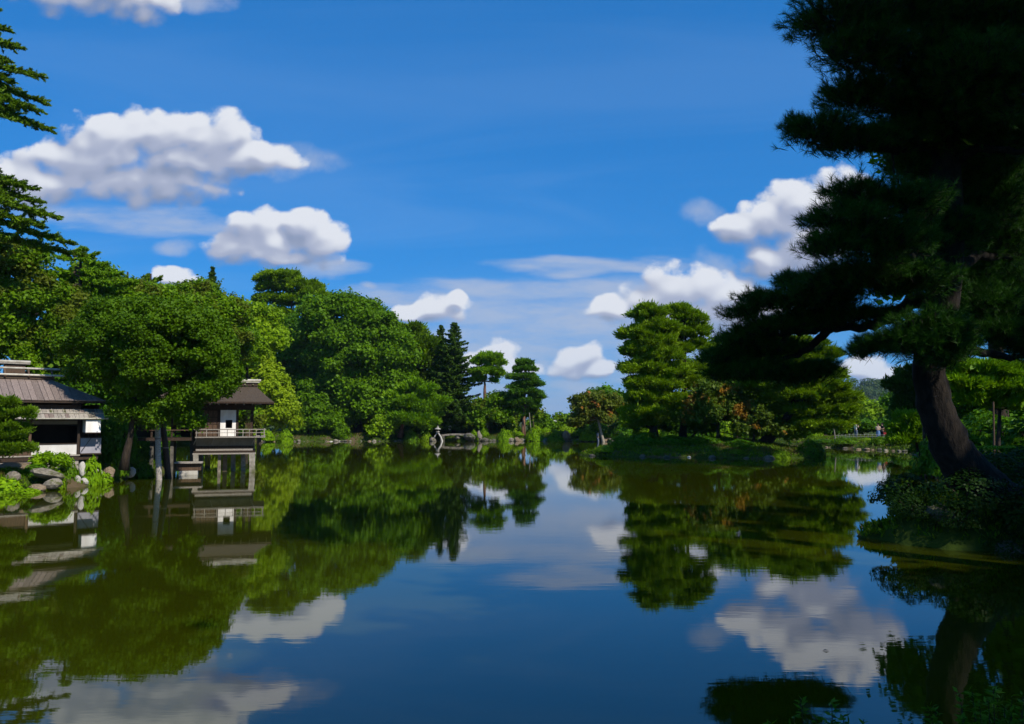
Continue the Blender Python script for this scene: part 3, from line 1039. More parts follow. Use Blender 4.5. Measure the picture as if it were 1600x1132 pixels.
proof = hip(MB(), 0.0, 0.0).build('roof', 'thatch', pav)
m = MB()
for (a, b) in (((EX0, EY0), (EX1, EY0)), ((EX1, EY0), (EX1, EY1)), ((EX1, EY1), (EX0, EY1)), ((EX0, EY1), (EX0, EY0))):
    d = Vector((b[0] - a[0], b[1] - a[1], 0)).normalized()
    nn = Vector((d.y, -d.x, 0)) * 0.03
    p, q = Vector((a[0], a[1], EZ - 0.1)), Vector((b[0], b[1], EZ - 0.1))
    m.hexa([p + nn, q + nn, q - nn, p - nn] + [Vector((t.x, t.y, EZ - 0.004)) for t in (p + nn, q + nn, q - nn, p - nn)])
m.build('eave_board', 'wood_dark', proof)
for i in range(11):
    x = -2.2 + i * 0.46
    MB().box(x - 0.025, x + 0.025, EY0 + 0.06, 0.2, EZ - 0.17, EZ - 0.105).build('rafter', 'wood_grey', proof)
MB().box(GX0 - 0.1, GX1 + 0.1, GY - 0.18, GY + 0.18, GZ - 0.04, GZ + 0.18).build('ridge_box', 'wood_dark', proof)
MB().box(GX0 - 0.2, GX1 + 0.2, GY - 0.24, GY + 0.24, GZ + 0.185, GZ + 0.235).build('ridge_board', 'bamboo', proof)
MB().tube([(GX0 - 0.3, GY, GZ + 0.33), (GX1 + 0.28, GY, GZ + 0.33)], 0.075, 8).build('ridge_pole', 'bamboo', proof)
for x in (1.0, 1.45):
    MB().tube([(x, GY - 0.22, GZ + 0.02), (x, GY - 0.05, GZ + 0.2)], 0.05, 6).build('ridge_brace', 'stone', proof)
# covered passage from the pavilion to the bank
cor = empty('covered_passage', pav.matrix_basis @ Vector((-W2 - 0.10, 0.4, 0.0)), PV)
tag(cor, 'shadowed wooden passage bridging from the pavilion to the bank behind the tree', 'passage')
Q_('floor', 'wood_dark', (-3.4, -0.02, 0.0, 2.2, 1.80, 1.98), parent=cor)
Q_('rear_wall', 'wood_dark', (-3.4, -1.9, 2.05, 2.12, 1.99, 3.95), (-0.9, -0.02, 2.05, 2.12, 1.99, 3.95), parent=cor)
Q_('roof', 'thatch', (-3.6, -0.02, -0.1, 2.4, 3.96, 4.01), parent=cor)
Q_('rail', 'wood_brown', (-3.4, -0.02, 0.0, 0.05, 2.38, 2.43), parent=cor)
for i in range(4):
    x = -3.3 + i * 1.06
    Q_('post', 'wood_dark', (x - 0.05, x + 0.05, 0.06, 0.16, 1.99, 3.95), parent=cor)
    Q_('leg', 'stone_dark', (x - 0.09, x + 0.09, 0.3, 0.48, -1.2, 1.795), parent=cor)
    Q_('leg', 'stone_dark', (x - 0.09, x + 0.09, 1.7, 1.88, -1.2, 1.795), parent=cor)
# low landing by the pavilion
lc = at(284, 744, 43.0)
ld = empty('stone_landing', (lc.x, 44.0, 0.0), PV)
tag(ld, 'low landing of a pale plank on a stone block left of the pavilion', 'landing')
Q_('plank', 'wood_grey', (-0.75, 0.68, -0.45, 0.3, 0.62, 0.70), parent=ld)
Q_('stone_block', 'stone_pale', (-0.5, 0.45, -0.3, 0.2, -1.2, 0.22), parent=ld)
Q_('support', 'wood_brown', (-0.66, 0.6, -0.25, 0.15, 0.225, 0.615), parent=ld)
# props under the overhanging boughs
for (x0, y0, x1, y1, D, r, lab, mt) in ((250, 750, 246, 612, 40.0, 0.135, 'weathered pale wooden prop standing upright in the pond under the broad tree', 'wood_grey'),
                                        (268, 748, 252, 640, 41.5, 0.15, 'dark prop slanting in the pond beside the pale upright post', 'wood_dark')):
    a, b = at(x0, y0, D), at(x1, y1, D)
    a.z = -1.1
    rr = random.Random(int(x0))
    pts = [a + (b - a) * (i / 7) + Vector((rr.uniform(-0.02, 0.02), 0, 0)) for i in range(8)]
    o = empty('tree_prop', (a.x, a.y, -1.1))
    MB().tube([p - a for p in pts], [r * (1.1 - 0.25 * i / 7) for i in range(8)], 10, 0.04, rr).build('pole', mt, o, True)
    MB().tube([pts[4] - a - Vector((0, 0, 0.03)), pts[4] - a + Vector((0, 0, 0.03))], r * 1.12, 10).build('rope_band', 'wood_roof', o)
    tag(o, lab, 'prop')

# ------------------------------------------------------------------ trees
SEED = [100]


def trunk_mesh(mb, base, path, r0, r1, rng, seg=9):
    """tapered, slightly crooked stem through the given points"""
    pts = []
    path = [Vector(p) for p in path]
    for i in range(len(path) - 1):
        for s in range(4):
            t = s / 4
            p = path[i].lerp(path[i + 1], t)
            if pts:
                p = p + Vector((rng.uniform(-1, 1), rng.uniform(-1, 1), 0)) * r0 * 0.18
            pts.append(p)
    pts.append(path[-1])
    n = len(pts) - 1
    rad = [r0 * (1 + 0.5 * max(0, 1 - 5 * i / n)) * (1 - i / n) + r1 * (i / n) for i in range(n + 1)]
    mb.tube([p - base for p in pts], rad, seg, 0.09, rng)
    return pts


def tree(name, label, D, blobs, mat, trunk_px, bark='bark', leaf=(4.8, 3.2), lobe=15, cover=2.2, kind='leaf', r0=0.3, cat='tree', group=None,
         depth=0.85, limbs=True, path=None, fill=0.4, flat=0.8, bias=(0, 0, 0), bz=None, maxlimbs=14):
    SEED[0] += 1
    nr = np.random.default_rng(SEED[0])
    pr = random.Random(SEED[0])
    s = D / F
    ells = ells_from(D, blobs, depth)
    bx = ray(trunk_px, 656)[0] * D
    base = Vector((bx, D, gz(bx, D) - 0.08 if bz is None else bz))
    root = empty(name, base)
    tag(root, label, cat, group)
    rel = [((c[0] - base.x, c[1] - base.y, c[2] - base.z), r) for c, r in ells]
    link('crown', foliage('crown', rel, lobe * s, leaf[0] * s, leaf[1] * s, nr, cover, flat, kind, fill, bias), mat, root)
    cx = sum(e[0][0] * e[1][0] for e in ells) / sum(e[1][0] for e in ells)
    zt = max(e[0][2] + e[1][2] * 0.5 for e in ells)
    mb = MB()
    pth = [base] + [at(*p) for p in path] if path else [base, Vector((bx + (cx - bx) * 0.35, D, base.z + (zt - base.z) * 0.4)), Vector((cx, D, zt))]
    pts = trunk_mesh(mb, base, pth, r0, r0 * 0.22, pr)
    if limbs:
        big = sorted(ells, key=lambda e: -e[1][0])[:maxlimbs]
        for (c, r) in big:
            c = Vector(c)
            cand = [p for p in pts[2:] if p.z < c.z + r[2] * 0.2] or pts[1:3]
            q = min(cand, key=lambda p: (p - c).length + 0.6 * abs(p.z - (c.z - r[2] * 0.6)))
            if (q - c).length < 0.4:
                continue
            mid = q.lerp(c, 0.55) + Vector((0, 0, -0.08 * (q - c).length))
            mb.tube([q - base, mid - base, c - base], [r0 * 0.36, r0 * 0.24, r0 * 0.1], 6, 0.1, pr)
    mb.build('trunk', bark, root, True)
    return root


def spruce(label, D, px, top, bot, half, mat='spruce', group=None):
    """a spire of drooping whorled branches"""
    SEED[0] += 1
    rng = np.random.default_rng(SEED[0])
    x = ray(px, 656)[0] * D
    g = gz(x, D) - 0.05
    root = empty('spruce_tree', (x, D, g))
    tag(root, label, 'tree', group)
    zt, zb = at(px, top, D).z - g, at(px, bot, D).z - g
    half = half * D / F
    P, N, A, LL, WW = [], [], [], [], []
    mb = MB()
    z = zt - 0.25
    lev = 0
    while z > zb:
        t = (zt - z) / (zt - zb)
        ln = half * (0.05 + 0.95 * t ** 0.8)
        nb = 4 + int(5 * min(1, t * 2))
        for b in range(nb):
            a = 2 * math.pi * (b + rng.uniform(-0.4, 0.4)) / nb + lev * 1.9
            l = ln * rng.uniform(0.55, 1.18)
            zz = z + rng.uniform(-0.3, 0.3) * min(1, 0.25 + t)
            d = np.array((math.cos(a), math.sin(a), 0.0))
            n = int(26 + l * 62)
            u = rng.uniform(0.05, 1.0, n)
            side = np.cross(d, (0, 0, 1))
            wv = rng.uniform(-1, 1, n) * 0.30 * l * (1.08 - u)
            rise = l * (0.30 * u ** 2 - 0.22 * u)
            p = d * (u * l)[:, None] + side * wv[:, None] + np.array((0, 0, 1.0)) * (zz + rise - np.abs(rng.normal(0, 0.13, n)) + 0.05)[:, None]
            P.append(p)
            ax = unit(d * 0.8 + side * np.sign(wv)[:, None] * 0.6 + rdir(rng, n) * 0.5 + np.array((0, 0, 0.05)))
            A.append(ax)
            N.append(unit(np.array((0, 0, 1.0)) + rdir(rng, n) * 1.1))
            LL.append(rng.uniform(0.30, 0.70, n) * (0.65 + 0.35 * t))
            WW.append(rng.uniform(0.10, 0.22, n))
            mb.tube([(0, 0, zz), tuple(d * l * 0.5 + np.array((0, 0, zz - 0.035 * l))), tuple(d * l * 0.95 + np.array((0, 0, zz + 0.06 * l)))], [0.05, 0.035, 0.012], 4)
        z -= 0.30 + 0.30 * min(1, t * 1.6)
        lev += 1
    P, N, A, LL, WW = (np.concatenate(q) for q in (P, N, A, LL, WW))
    TRIS[0] += 2 * len(P)
    link('crown', card_mesh('crown', P, N, A, LL, WW, rng), mat, root)
    pts = [(0, 0, -0.1), (0.04, 0, zt * 0.3), (-0.03, 0.02, zt * 0.6), (0, 0, zt)]
    mb.tube(pts, [0.34, 0.26, 0.16, 0.02], 8)
    mb.build('trunk', 'bark', root, True)
    return root


def spray_tree(label, D, trunk_px, ctrl, mat, name='conifer_tree', thick=1.0, bend=0.12, top=None, r0=0.4, lean=0.6, leafpx=8.0):
    """a conifer whose boughs end in flat pointed sprays; ctrl = (root px, py, tip px, py, half thickness in px)"""
    SEED[0] += 1
    rng = np.random.default_rng(SEED[0])
    pr = random.Random(SEED[0])
    bx = ray(trunk_px, 656)[0] * D
    base = Vector((bx, D, gz(bx, D) - 0.1))
    root = empty(name, base)
    tag(root, label, 'tree')
    s = D / F
    P, A, N, LL = [], [], [], []
    mb = MB()
    for (x0, y0, x1, y1, th) in ctrl:
        dep = rng.uniform(-1.6, 1.6)
        a, b = np.array(at(x0, y0, D)) - np.array(base), np.array(at(x1, y1, D + dep)) - np.array(base)
        ln = np.linalg.norm(b - a)
        bd = (b - a) / ln
        sag = np.array((0, 0, -1.0)) * ln * bend
        ns = int(12 + ln * 9)
        for q in range(ns):
            t = rng.uniform(0.12, 1.0)
            p0 = a + (b - a) * t + sag * 4 * t * (1 - t) * 0.6
            sl = (th * s * 2.2) * (1.15 - 0.75 * t) * rng.uniform(0.6, 1.25) * thick
            sd = bd * 0.9 + rng.normal(0, 0.42, 3) * np.array((0.7, 1.3, 0.55)) + np.array((0, 0, 0.16))
            sd = sd / np.linalg.norm(sd)
            nb = int(24 + sl * 46)
            u = rng.uniform(0, 1, nb)
            sidev = np.cross(sd, (0, 0, 1.0))
            w = rng.normal(0, 0.16, nb) * sl * (1.1 - u)
            P.append(p0 + sd * (u * sl)[:, None] + sidev * w[:, None] + np.array((0, 0, 1.0)) * (rng.normal(0, 0.05, nb) * sl)[:, None])
            A.append(unit(sd * 0.9 + sidev * np.sign(w)[:, None] * 0.4 + rdir(rng, nb) * 0.5 + np.array((0, 0, 0.15))))
            N.append(unit(np.array((0, 0, 0.8)) + rdir(rng, nb)))
            LL.append(leafpx * s * rng.uniform(0.6, 1.3, nb) * (1.05 - 0.4 * u))
        mb.tube([tuple(a + (b - a) * t + sag * 4 * t * (1 - t) * 0.6) for t in (0, 0.3, 0.6, 0.95)], [0.10, 0.08, 0.05, 0.015], 6)
    P, A, N, LL = (np.concatenate(q) for q in (P, A, N, LL))
    TRIS[0] += 2 * len(P)
    link('crown', card_mesh('crown', P, N, A, LL, LL * 0.30, rng), mat, root)
    tp = at(trunk_px + 8, top, D)
    trunk_mesh(mb, base, [base, base.lerp(tp, 0.5), tp], r0, 0.06, pr)
    mb.build('trunk', 'bark', root, True)
    return root


# --- left bank
tree('broadleaf_tree', 'broad dark green tree leaning over the water between tea house and pavilion', 38.5,
     [(235, 517, 105, 42), (165, 540, 62, 46), (285, 545, 82, 62), (225, 575, 90, 55), (335, 570, 40, 48), (330, 615, 38, 24), (150, 578, 42, 26), (285, 625, 36, 30),
      (208, 640, 30, 16), (236, 654, 24, 14), (300, 650, 24, 12), (356, 600, 22, 36), (120, 545, 34, 26), (210, 487, 60, 18), (275, 494, 50, 20), (255, 640, 22, 14), (205, 610, 44, 30)],
     'leaf_broad', 196, leaf=(4.2, 2.9), lobe=16, cover=1.8, r0=0.17, bz=0.6)
tree('broadleaf_tree', 'bushy mid green tree filling the left edge behind the tea house', 50,
     [(20, 430, 60, 60), (60, 490, 70, 60), (-40, 480, 60, 80), (10, 540, 70, 40), (110, 520, 40, 40), (85, 570, 50, 24)], 'leaf_grove', 30, leaf=(5.2, 3.6), lobe=18, cover=1.7, r0=0.35)
spray_tree('layered green conifer with sweeping sprays above the tea house roof', 58, 120,
           [(115, 400, 165, 414, 9), (115, 405, 152, 396, 7), (118, 418, 190, 428, 10), (118, 430, 212, 442, 11), (118, 444, 200, 455, 12), (120, 460, 215, 470, 13), (120, 480, 205, 492, 14), (120, 500, 190, 512, 14),
            (120, 405, 92, 402, 8), (120, 425, 70, 430, 11), (120, 445, 60, 455, 12), (120, 470, 55, 482, 13), (120, 495, 60, 510, 14), (120, 520, 180, 535, 14), (120, 455, 150, 460, 16), (120, 490, 150, 500, 18), (120, 430, 140, 432, 14),
            (118, 392, 132, 388, 6), (120, 515, 100, 525, 16)], 'pine_bright', top=386)
spray_tree('jagged green conifer tops right of the layered conifer', 66, 228,
           [(228, 440, 232, 430, 5), (228, 446, 250, 434, 6), (226, 448, 205, 440, 7), (228, 455, 266, 452, 8), (228, 460, 190, 456, 9), (228, 468, 282, 466, 10), (228, 475, 180, 472, 11), (228, 482, 290, 486, 12), (228, 495, 170, 492, 13),
            (228, 500, 300, 506, 13), (228, 470, 240, 472, 14), (228, 490, 236, 490, 16), (228, 510, 190, 515, 14), (228, 515, 270, 520, 14)], 'pine_mid', top=428)
tree('broadleaf_tree', 'green tree behind the broad tree at the foot of the small spire', 72,
     [(300, 470, 50, 26), (345, 490, 40, 30), (290, 510, 70, 50), (350, 540, 50, 40)], 'leaf_grove', 310, leaf=(4.6, 3.2), lobe=14, cover=1.7)
tree('broadleaf_tree', 'green wall of foliage behind and above the broad tree', 63,
     [(190, 462, 60, 26), (250, 474, 56, 24), (140, 440, 46, 30), (310, 484, 40, 20), (220, 505, 90, 36), (95, 470, 40, 30), (160, 490, 60, 30)], 'leaf_grove', 205, leaf=(4.8, 3.2), lobe=14, cover=1.6)
spruce('small dark spire poking above the left tree line', 90, 326, 416, 520, 24)
tree('broadleaf_tree', 'loose green tree left of the tall flat-topped pine', 86,
     [(400, 500, 34, 24), (365, 505, 34, 22), (400, 535, 48, 34), (355, 560, 40, 40), (430, 530, 24, 22)], 'leaf_lime', 385, leaf=(4.6, 3.2), lobe=13, cover=1.7)
tree('broadleaf_tree', 'yellow green tree beside the right end of the pavilion', 100,
     [(395, 580, 32, 30), (415, 610, 40, 36), (430, 650, 36, 34), (385, 640, 36, 44), (445, 625, 16, 24), (400, 560, 20, 16), (352, 650, 34, 36), (320, 650, 30, 32)], 'leaf_yellow', 408, leaf=(4.4, 3.2), lobe=11, cover=1.9)
tree('pine_tree', 'tall flat-topped pine with reddish stem standing above the grove', 128,
     [(440, 436, 38, 13), (468, 448, 36, 13), (420, 448, 22, 9), (488, 462, 28, 14), (425, 468, 30, 11), (460, 470, 30, 12), (436, 490, 26, 10), (500, 484, 28, 18)],
     'pine_olive', 455, 'bark_red', leaf=(4.2, 1.7), lobe=7, cover=1.9, kind='blade', flat=0.5, r0=0.42)
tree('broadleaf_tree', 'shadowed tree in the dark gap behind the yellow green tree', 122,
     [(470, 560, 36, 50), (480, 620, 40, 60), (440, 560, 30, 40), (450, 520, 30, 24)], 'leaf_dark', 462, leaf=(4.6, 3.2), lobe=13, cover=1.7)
tree('broadleaf_tree', 'huge rounded green tree dominating the far bank', 116,
     [(545, 500, 60, 38), (515, 520, 50, 36), (590, 520, 46, 36), (555, 560, 70, 48), (610, 560, 40, 40), (545, 610, 56, 50), (585, 630, 56, 44), (530, 650, 40, 34), (620, 600, 34, 36), (500, 490, 30, 18), (565, 480, 26, 14)],
     'leaf_mid', 560, leaf=(4.4, 3.2), lobe=15, cover=1.9, r0=0.5)
tree('broadleaf_tree', 'slim young tree at the water edge below the dark gap', 112,
     [(478, 620, 10, 30), (486, 655, 20, 22), (470, 660, 18, 18), (495, 640, 14, 14)], 'leaf_mid', 482, leaf=(4.2, 3.0), lobe=8, cover=1.8, r0=0.12)
tree('conifer_tree', 'dark green feathery conifer right of the huge rounded tree', 121,
     [(640, 520, 30, 14), (655, 545, 36, 22), (640, 570, 40, 26), (665, 580, 28, 30), (630, 610, 40, 30), (672, 610, 22, 24)], 'pine_mid', 650, leaf=(5.4, 2.4), lobe=11, cover=1.9, kind='blade', flat=0.6)
tree('pine_tree', 'bright green layered pine leaning over the far waterline near the lantern', 113,
     [(655, 610, 34, 14), (630, 630, 40, 16), (665, 640, 28, 14), (640, 655, 46, 16), (672, 625, 20, 12), (610, 650, 30, 14), (672, 660, 16, 10)],
     'pine_bright', 625, 'bark_red', leaf=(5.6, 2.2), lobe=10, cover=2.0, kind='blade', flat=0.5)
tree('broadleaf_tree', 'small leafy tree beneath the bright layered pine', 111.5,
     [(598, 660, 16, 14), (592, 675, 18, 12), (606, 672, 14, 12)], 'leaf_lime', 598, leaf=(4.0, 3.0), lobe=7, cover=1.8, r0=0.10)
tree('broadleaf_tree', 'small leafy tree below the huge rounded tree', 111.5,
     [(527, 668, 14, 14), (520, 660, 12, 10), (533, 676, 12, 10)], 'leaf_mid', 527, leaf=(4.0, 3.0), lobe=7, cover=1.8, r0=0.10)
spruce('dark spruce spire on the left of the pair', 121, 688, 507, 675, 38)
spruce('dark spruce spire on the right of the pair', 118, 709, 503, 672, 60)
tree('pine_tree', 'umbrella shaped pine with bare red stem beside the spruces', 117,
     [(764, 558, 22, 6), (778, 567, 16, 6), (752, 566, 16, 7), (760, 580, 26, 7), (776, 584, 14, 6), (748, 592, 14, 7), (775, 594, 8, 4)],
     'pine_bright', 762, 'bark_red', leaf=(3.6, 1.5), lobe=4.6, cover=2.0, kind='blade', flat=0.5, r0=0.33, path=[(758, 620, 117), (757, 596, 117), (764, 570, 117)])
tree('pine_tree', 'conical blue green pine trained in tiers on the far bank', 113.5,
     [(820, 567, 14, 5), (820, 577, 20, 5), (818, 589, 24, 5), (826, 600, 24, 5), (812, 604, 20, 5), (820, 613, 28, 5), (838, 620, 14, 4), (806, 618, 14, 4), (820, 628, 24, 5), (834, 634, 12, 4)],
     'pine_blue', 818, 'bark_red', leaf=(3.4, 1.4), lobe=4.0, cover=2.1, kind='blade', flat=0.5, r0=0.28)
tree('broadleaf_tree', 'low spreading bushy tree under the umbrella pine', 115.5,
     [(785, 630, 26, 14), (765, 642, 26, 16), (806, 638, 28, 16), (780, 655, 40, 16), (822, 645, 20, 12), (750, 655, 20, 16)], 'leaf_grove', 783, leaf=(4.2, 3.0), lobe=9, cover=1.9)
tree('broadleaf_tree', 'shadowed bushy tree at the foot of the spruces', 119, [(735, 650, 26, 18), (720, 665, 30, 14), (750, 672, 24, 12)], 'leaf_dark', 732, leaf=(4.2, 3.0), lobe=9, cover=1.8)
tree('broadleaf_tree', 'young upright shrub-like tree left of the open view to the mountain', 118, [(851, 656, 9, 9), (846, 668, 14, 9), (859, 667, 12, 8)], 'leaf_mid', 850, leaf=(4.0, 2.8), lobe=6, cover=1.9, r0=0.08)
tree('cherry_tree', 'cherry turning red and orange with pale leaning trunk on the far bank', 107.5,
     [(935, 630, 30, 14), (958, 642, 22, 16), (915, 640, 20, 13), (900, 628, 12, 6), (928, 652, 32, 12), (905, 656, 16, 10), (950, 628, 20, 10), (972, 636, 12, 12)],
     'leaf_autumn', 944, 'bark_pale', leaf=(4.2, 3.0), lobe=8, cover=1.3, r0=0.20, path=[(934, 655, 107), (930, 645, 107), (938, 625, 107)], fill=0.25)
tree('broadleaf_tree', 'dark tree behind the red and orange cherry', 122, [(945, 625, 30, 14), (975, 630, 24, 16), (960, 650, 40, 20), (920, 658, 30, 14), (985, 655, 30, 20)], 'leaf_dark', 958, leaf=(4.4, 3.0), lobe=10, cover=1.8)

# --- island
tree('pine_tree', 'tall layered pine on the left of the island', 71,
     [(1018, 545, 16, 44), (1022, 610, 22, 44), (1015, 492, 28, 14), (1028, 512, 34, 14), (1000, 520, 30, 12), (1020, 535, 40, 14), (996, 548, 28, 12), (1030, 558, 40, 14), (1005, 575, 38, 14), (1045, 580, 34, 14), (1020, 600, 44, 15), (1005, 622, 36, 14),
      (1040, 625, 40, 14), (1015, 645, 44, 14), (1050, 650, 36, 12), (1000, 660, 30, 10)],
     'pine_olive', 1022, leaf=(6.4, 1.5), lobe=9, cover=1.9, kind='blade', flat=0.42, r0=0.34, depth=1.2)
tree('pine_tree', 'second tall pine with open crown showing its fork on the island', 72.5,
     [(1062, 486, 24, 14), (1078, 500, 28, 16), (1085, 522, 28, 16), (1060, 520, 26, 16), (1092, 540, 20, 12), (1060, 545, 24, 10), (1072, 600, 30, 14), (1080, 575, 22, 8)],
     'pine_olive', 1066, leaf=(6.0, 1.4), lobe=9, cover=1.6, kind='blade', flat=0.45, r0=0.28, fill=0.3)
tree('maple_tree', 'maple with orange tinged top in the middle of the island', 68,
     [(1118, 612, 34, 13), (1140, 622, 24, 12), (1100, 628, 30, 14), (1125, 645, 44, 18), (1095, 655, 30, 16), (1150, 650, 24, 16)], 'leaf_maple', 1122, leaf=(4.6, 3.4), lobe=10, cover=1.8, r0=0.16)
tree('maple_tree', 'smaller maple with rusty sprays right of the island centre', 67, [(1178, 640, 20, 9), (1190, 660, 26, 14), (1165, 668, 24, 14), (1205, 670, 20, 12)], 'leaf_maple', 1176, leaf=(4.6, 3.4), lobe=9, cover=1.7, r0=0.12)
tree('pine_tree', 'spreading pine with dark leaning trunk on the right of the island', 68,
     [(1235, 545, 50, 20), (1270, 560, 40, 20), (1200, 560, 50, 20), (1290, 585, 34, 14), (1225, 585, 60, 18), (1190, 600, 40, 14), (1270, 605, 50, 14), (1310, 618, 34, 11), (1235, 618, 50, 12), (1295, 640, 44, 11),
      (1250, 640, 40, 10), (1315, 632, 26, 8), (1280, 662, 46, 11), (1315, 660, 24, 9), (1250, 668, 40, 10)],
     'pine_olive', 1192, leaf=(6.2, 1.5), lobe=9, cover=1.8, kind='blade', flat=0.42, r0=0.40, depth=1.3, path=[(1225, 660, 67.5), (1240, 635, 68), (1238, 600, 68), (1240, 550, 68)])
tree('broadleaf_tree', 'green tree behind the island pines', 77, [(1140, 560, 40, 40), (1180, 580, 40, 40), (1100, 590, 40, 30), (1150, 620, 60, 30), (1230, 640, 50, 30)], 'leaf_mid', 1150, leaf=(5.0, 3.4), lobe=13, cover=1.6)
tree('broadleaf_tree', 'dark undergrowth tree at the back of the island', 79, [(1020, 660, 40, 20), (1080, 665, 40, 18), (1220, 672, 50, 18)], 'leaf_dark', 1070, leaf=(5.0, 3.4), lobe=11, cover=1.6, r0=0.15)

# --- right shore and beyond
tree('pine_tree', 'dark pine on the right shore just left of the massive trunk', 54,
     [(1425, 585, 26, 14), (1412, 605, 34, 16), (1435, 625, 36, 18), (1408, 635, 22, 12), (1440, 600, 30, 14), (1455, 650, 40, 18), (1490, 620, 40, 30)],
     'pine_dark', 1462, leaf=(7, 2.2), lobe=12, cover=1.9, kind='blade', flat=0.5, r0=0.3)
tree('pine_tree', 'low bright green pine mound at the right shore below the dark pine', 50,
     [(1424, 654, 28, 11), (1412, 668, 24, 12), (1440, 672, 34, 16), (1420, 685, 34, 12)], 'pine_bright', 1438, leaf=(6.5, 2.2), lobe=10, cover=2.0, kind='blade', flat=0.55, r0=0.15)
tree('pine_tree', 'sunlit layered pine right of the massive trunk', 39,
     [(1520, 575, 50, 10), (1570, 580, 44, 10), (1510, 598, 40, 10), (1560, 604, 60, 12), (1600, 590, 40, 14), (1530, 622, 40, 11), (1585, 630, 50, 12), (1640, 610, 50, 20)],
     'pine_bright', 1556, leaf=(9, 2.2), lobe=14, cover=1.9, kind='blade', flat=0.45, r0=0.14, maxlimbs=8)
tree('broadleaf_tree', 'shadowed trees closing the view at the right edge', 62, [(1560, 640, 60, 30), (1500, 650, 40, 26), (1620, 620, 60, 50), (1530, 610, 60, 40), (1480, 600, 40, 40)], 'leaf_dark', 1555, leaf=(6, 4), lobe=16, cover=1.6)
tree('broadleaf_tree', 'tree on the right shore behind the people', 150, [(1345, 640, 24, 14), (1372, 650, 26, 12), (1400, 645, 30, 18), (1330, 650, 20, 14)], 'leaf_lime', 1372, leaf=(4.2, 3.0), lobe=8, cover=1.6, r0=0.2)
tree('broadleaf_tree', 'dark bushy tree above the low white fence on the right shore', 104, [(1352, 668, 26, 8), (1385, 668, 20, 8), (1300, 672, 30, 10)], 'leaf_dark', 1350, leaf=(4.2, 3.0), lobe=7, cover=1.8, r0=0.1)

# --- tall conifer at the left edge: only its sprays reach into the picture
spray_tree('tall dark conifer at the left edge with sprays reaching into the sky', 46, -66,
           [(-60, 20, 14, 48, 8), (-60, 40, 36, 76, 9), (-60, 70, 14, 96, 9), (-60, 85, 66, 119, 10), (-60, 95, 20, 128, 11), (-60, 110, 72, 160, 11), (-60, 125, 62, 172, 11), (-60, 135, 78, 203, 12), (-60, 150, 40, 192, 11),
            (-60, 245, 2, 276, 7), (-60, 250, 56, 296, 9), (-60, 262, 34, 290, 10), (-60, 275, 62, 316, 11), (-60, 290, 90, 340, 12), (-60, 305, 60, 352, 14), (-60, 322, 112, 380, 13), (-60, 350, 128, 398, 12),
            (-60, 0, -2, 16, 8), (-60, 60, -10, 90, 14), (-60, 115, 0, 150, 14), (-60, 280, 10, 310, 16)],
           'pine_mid', top=-80, r0=0.42, leafpx=9.0, bend=0.05, thick=1.25)
# niwaki pine in front of the tea house
tree('pine_tree', 'clipped garden pine with flat pads in front of the tea house at the left edge', 33.5,
     [(12, 628, 24, 6), (30, 646, 26, 6), (0, 650, 26, 8), (16, 668, 26, 8), (0, 682, 32, 9), (30, 678, 12, 5), (14, 700, 28, 6), (44, 700, 16, 4), (-6, 706, 26, 8), (-34, 660, 36, 28)],
     'pine_mid', -22, leaf=(6.0, 1.8), lobe=8, cover=2.0, kind='blade', flat=0.5, r0=0.14)

# --- grove and woods behind, seen through gaps and over the banks
tree('broadleaf_tree', 'tree closing the view behind the pavilion posts', 78, [(250, 640, 60, 40), (320, 640, 60, 40), (190, 640, 50, 40), (360, 660, 40, 30), (290, 600, 60, 40)], 'leaf_grove', 270, leaf=(5.0, 3.6), lobe=14, cover=1.6)
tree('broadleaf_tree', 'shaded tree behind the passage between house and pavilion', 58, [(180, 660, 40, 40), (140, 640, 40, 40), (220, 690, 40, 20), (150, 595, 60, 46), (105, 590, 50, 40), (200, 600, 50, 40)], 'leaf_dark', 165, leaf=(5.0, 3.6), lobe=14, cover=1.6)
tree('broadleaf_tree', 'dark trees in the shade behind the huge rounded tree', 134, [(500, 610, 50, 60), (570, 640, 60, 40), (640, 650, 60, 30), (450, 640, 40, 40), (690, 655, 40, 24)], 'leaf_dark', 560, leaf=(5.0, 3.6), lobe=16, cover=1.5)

for j_, (px_, D_, blobs_, mt_, lab_) in enumerate((
        (1000, 128, [(985, 640, 34, 18), (1030, 640, 34, 20), (1010, 660, 50, 14)], 'leaf_dark', 'dark tree glimpsed behind the left of the island'),
        (1110, 118, [(1080, 640, 40, 22), (1130, 640, 44, 24), (1180, 645, 40, 22), (1100, 665, 60, 14)], 'leaf_dark', 'dark trees glimpsed through the middle of the island'),
        (1250, 112, [(1230, 650, 40, 20), (1280, 645, 40, 20), (1260, 668, 60, 12)], 'leaf_mid', 'tree glimpsed behind the leaning island pine'),
        (880, 138, [(875, 664, 26, 6), (915, 662, 26, 7), (845, 665, 20, 6)], 'leaf_grove', 'low tree line under the mountain'),
        (1450, 96, [(1420, 640, 40, 26), (1470, 640, 40, 30), (1440, 670, 50, 16)], 'leaf_dark', 'dark trees behind the massive trunk'),
        (1580, 70, [(1540, 660, 50, 24), (1600, 660, 50, 28), (1640, 640, 50, 40)], 'leaf_mid', 'trees closing the ground at the right edge'))):
    tree('broadleaf_tree', lab_, D_, blobs_, mt_, px_, leaf=(5.0, 3.6), lobe=12, cover=1.5, r0=0.2)

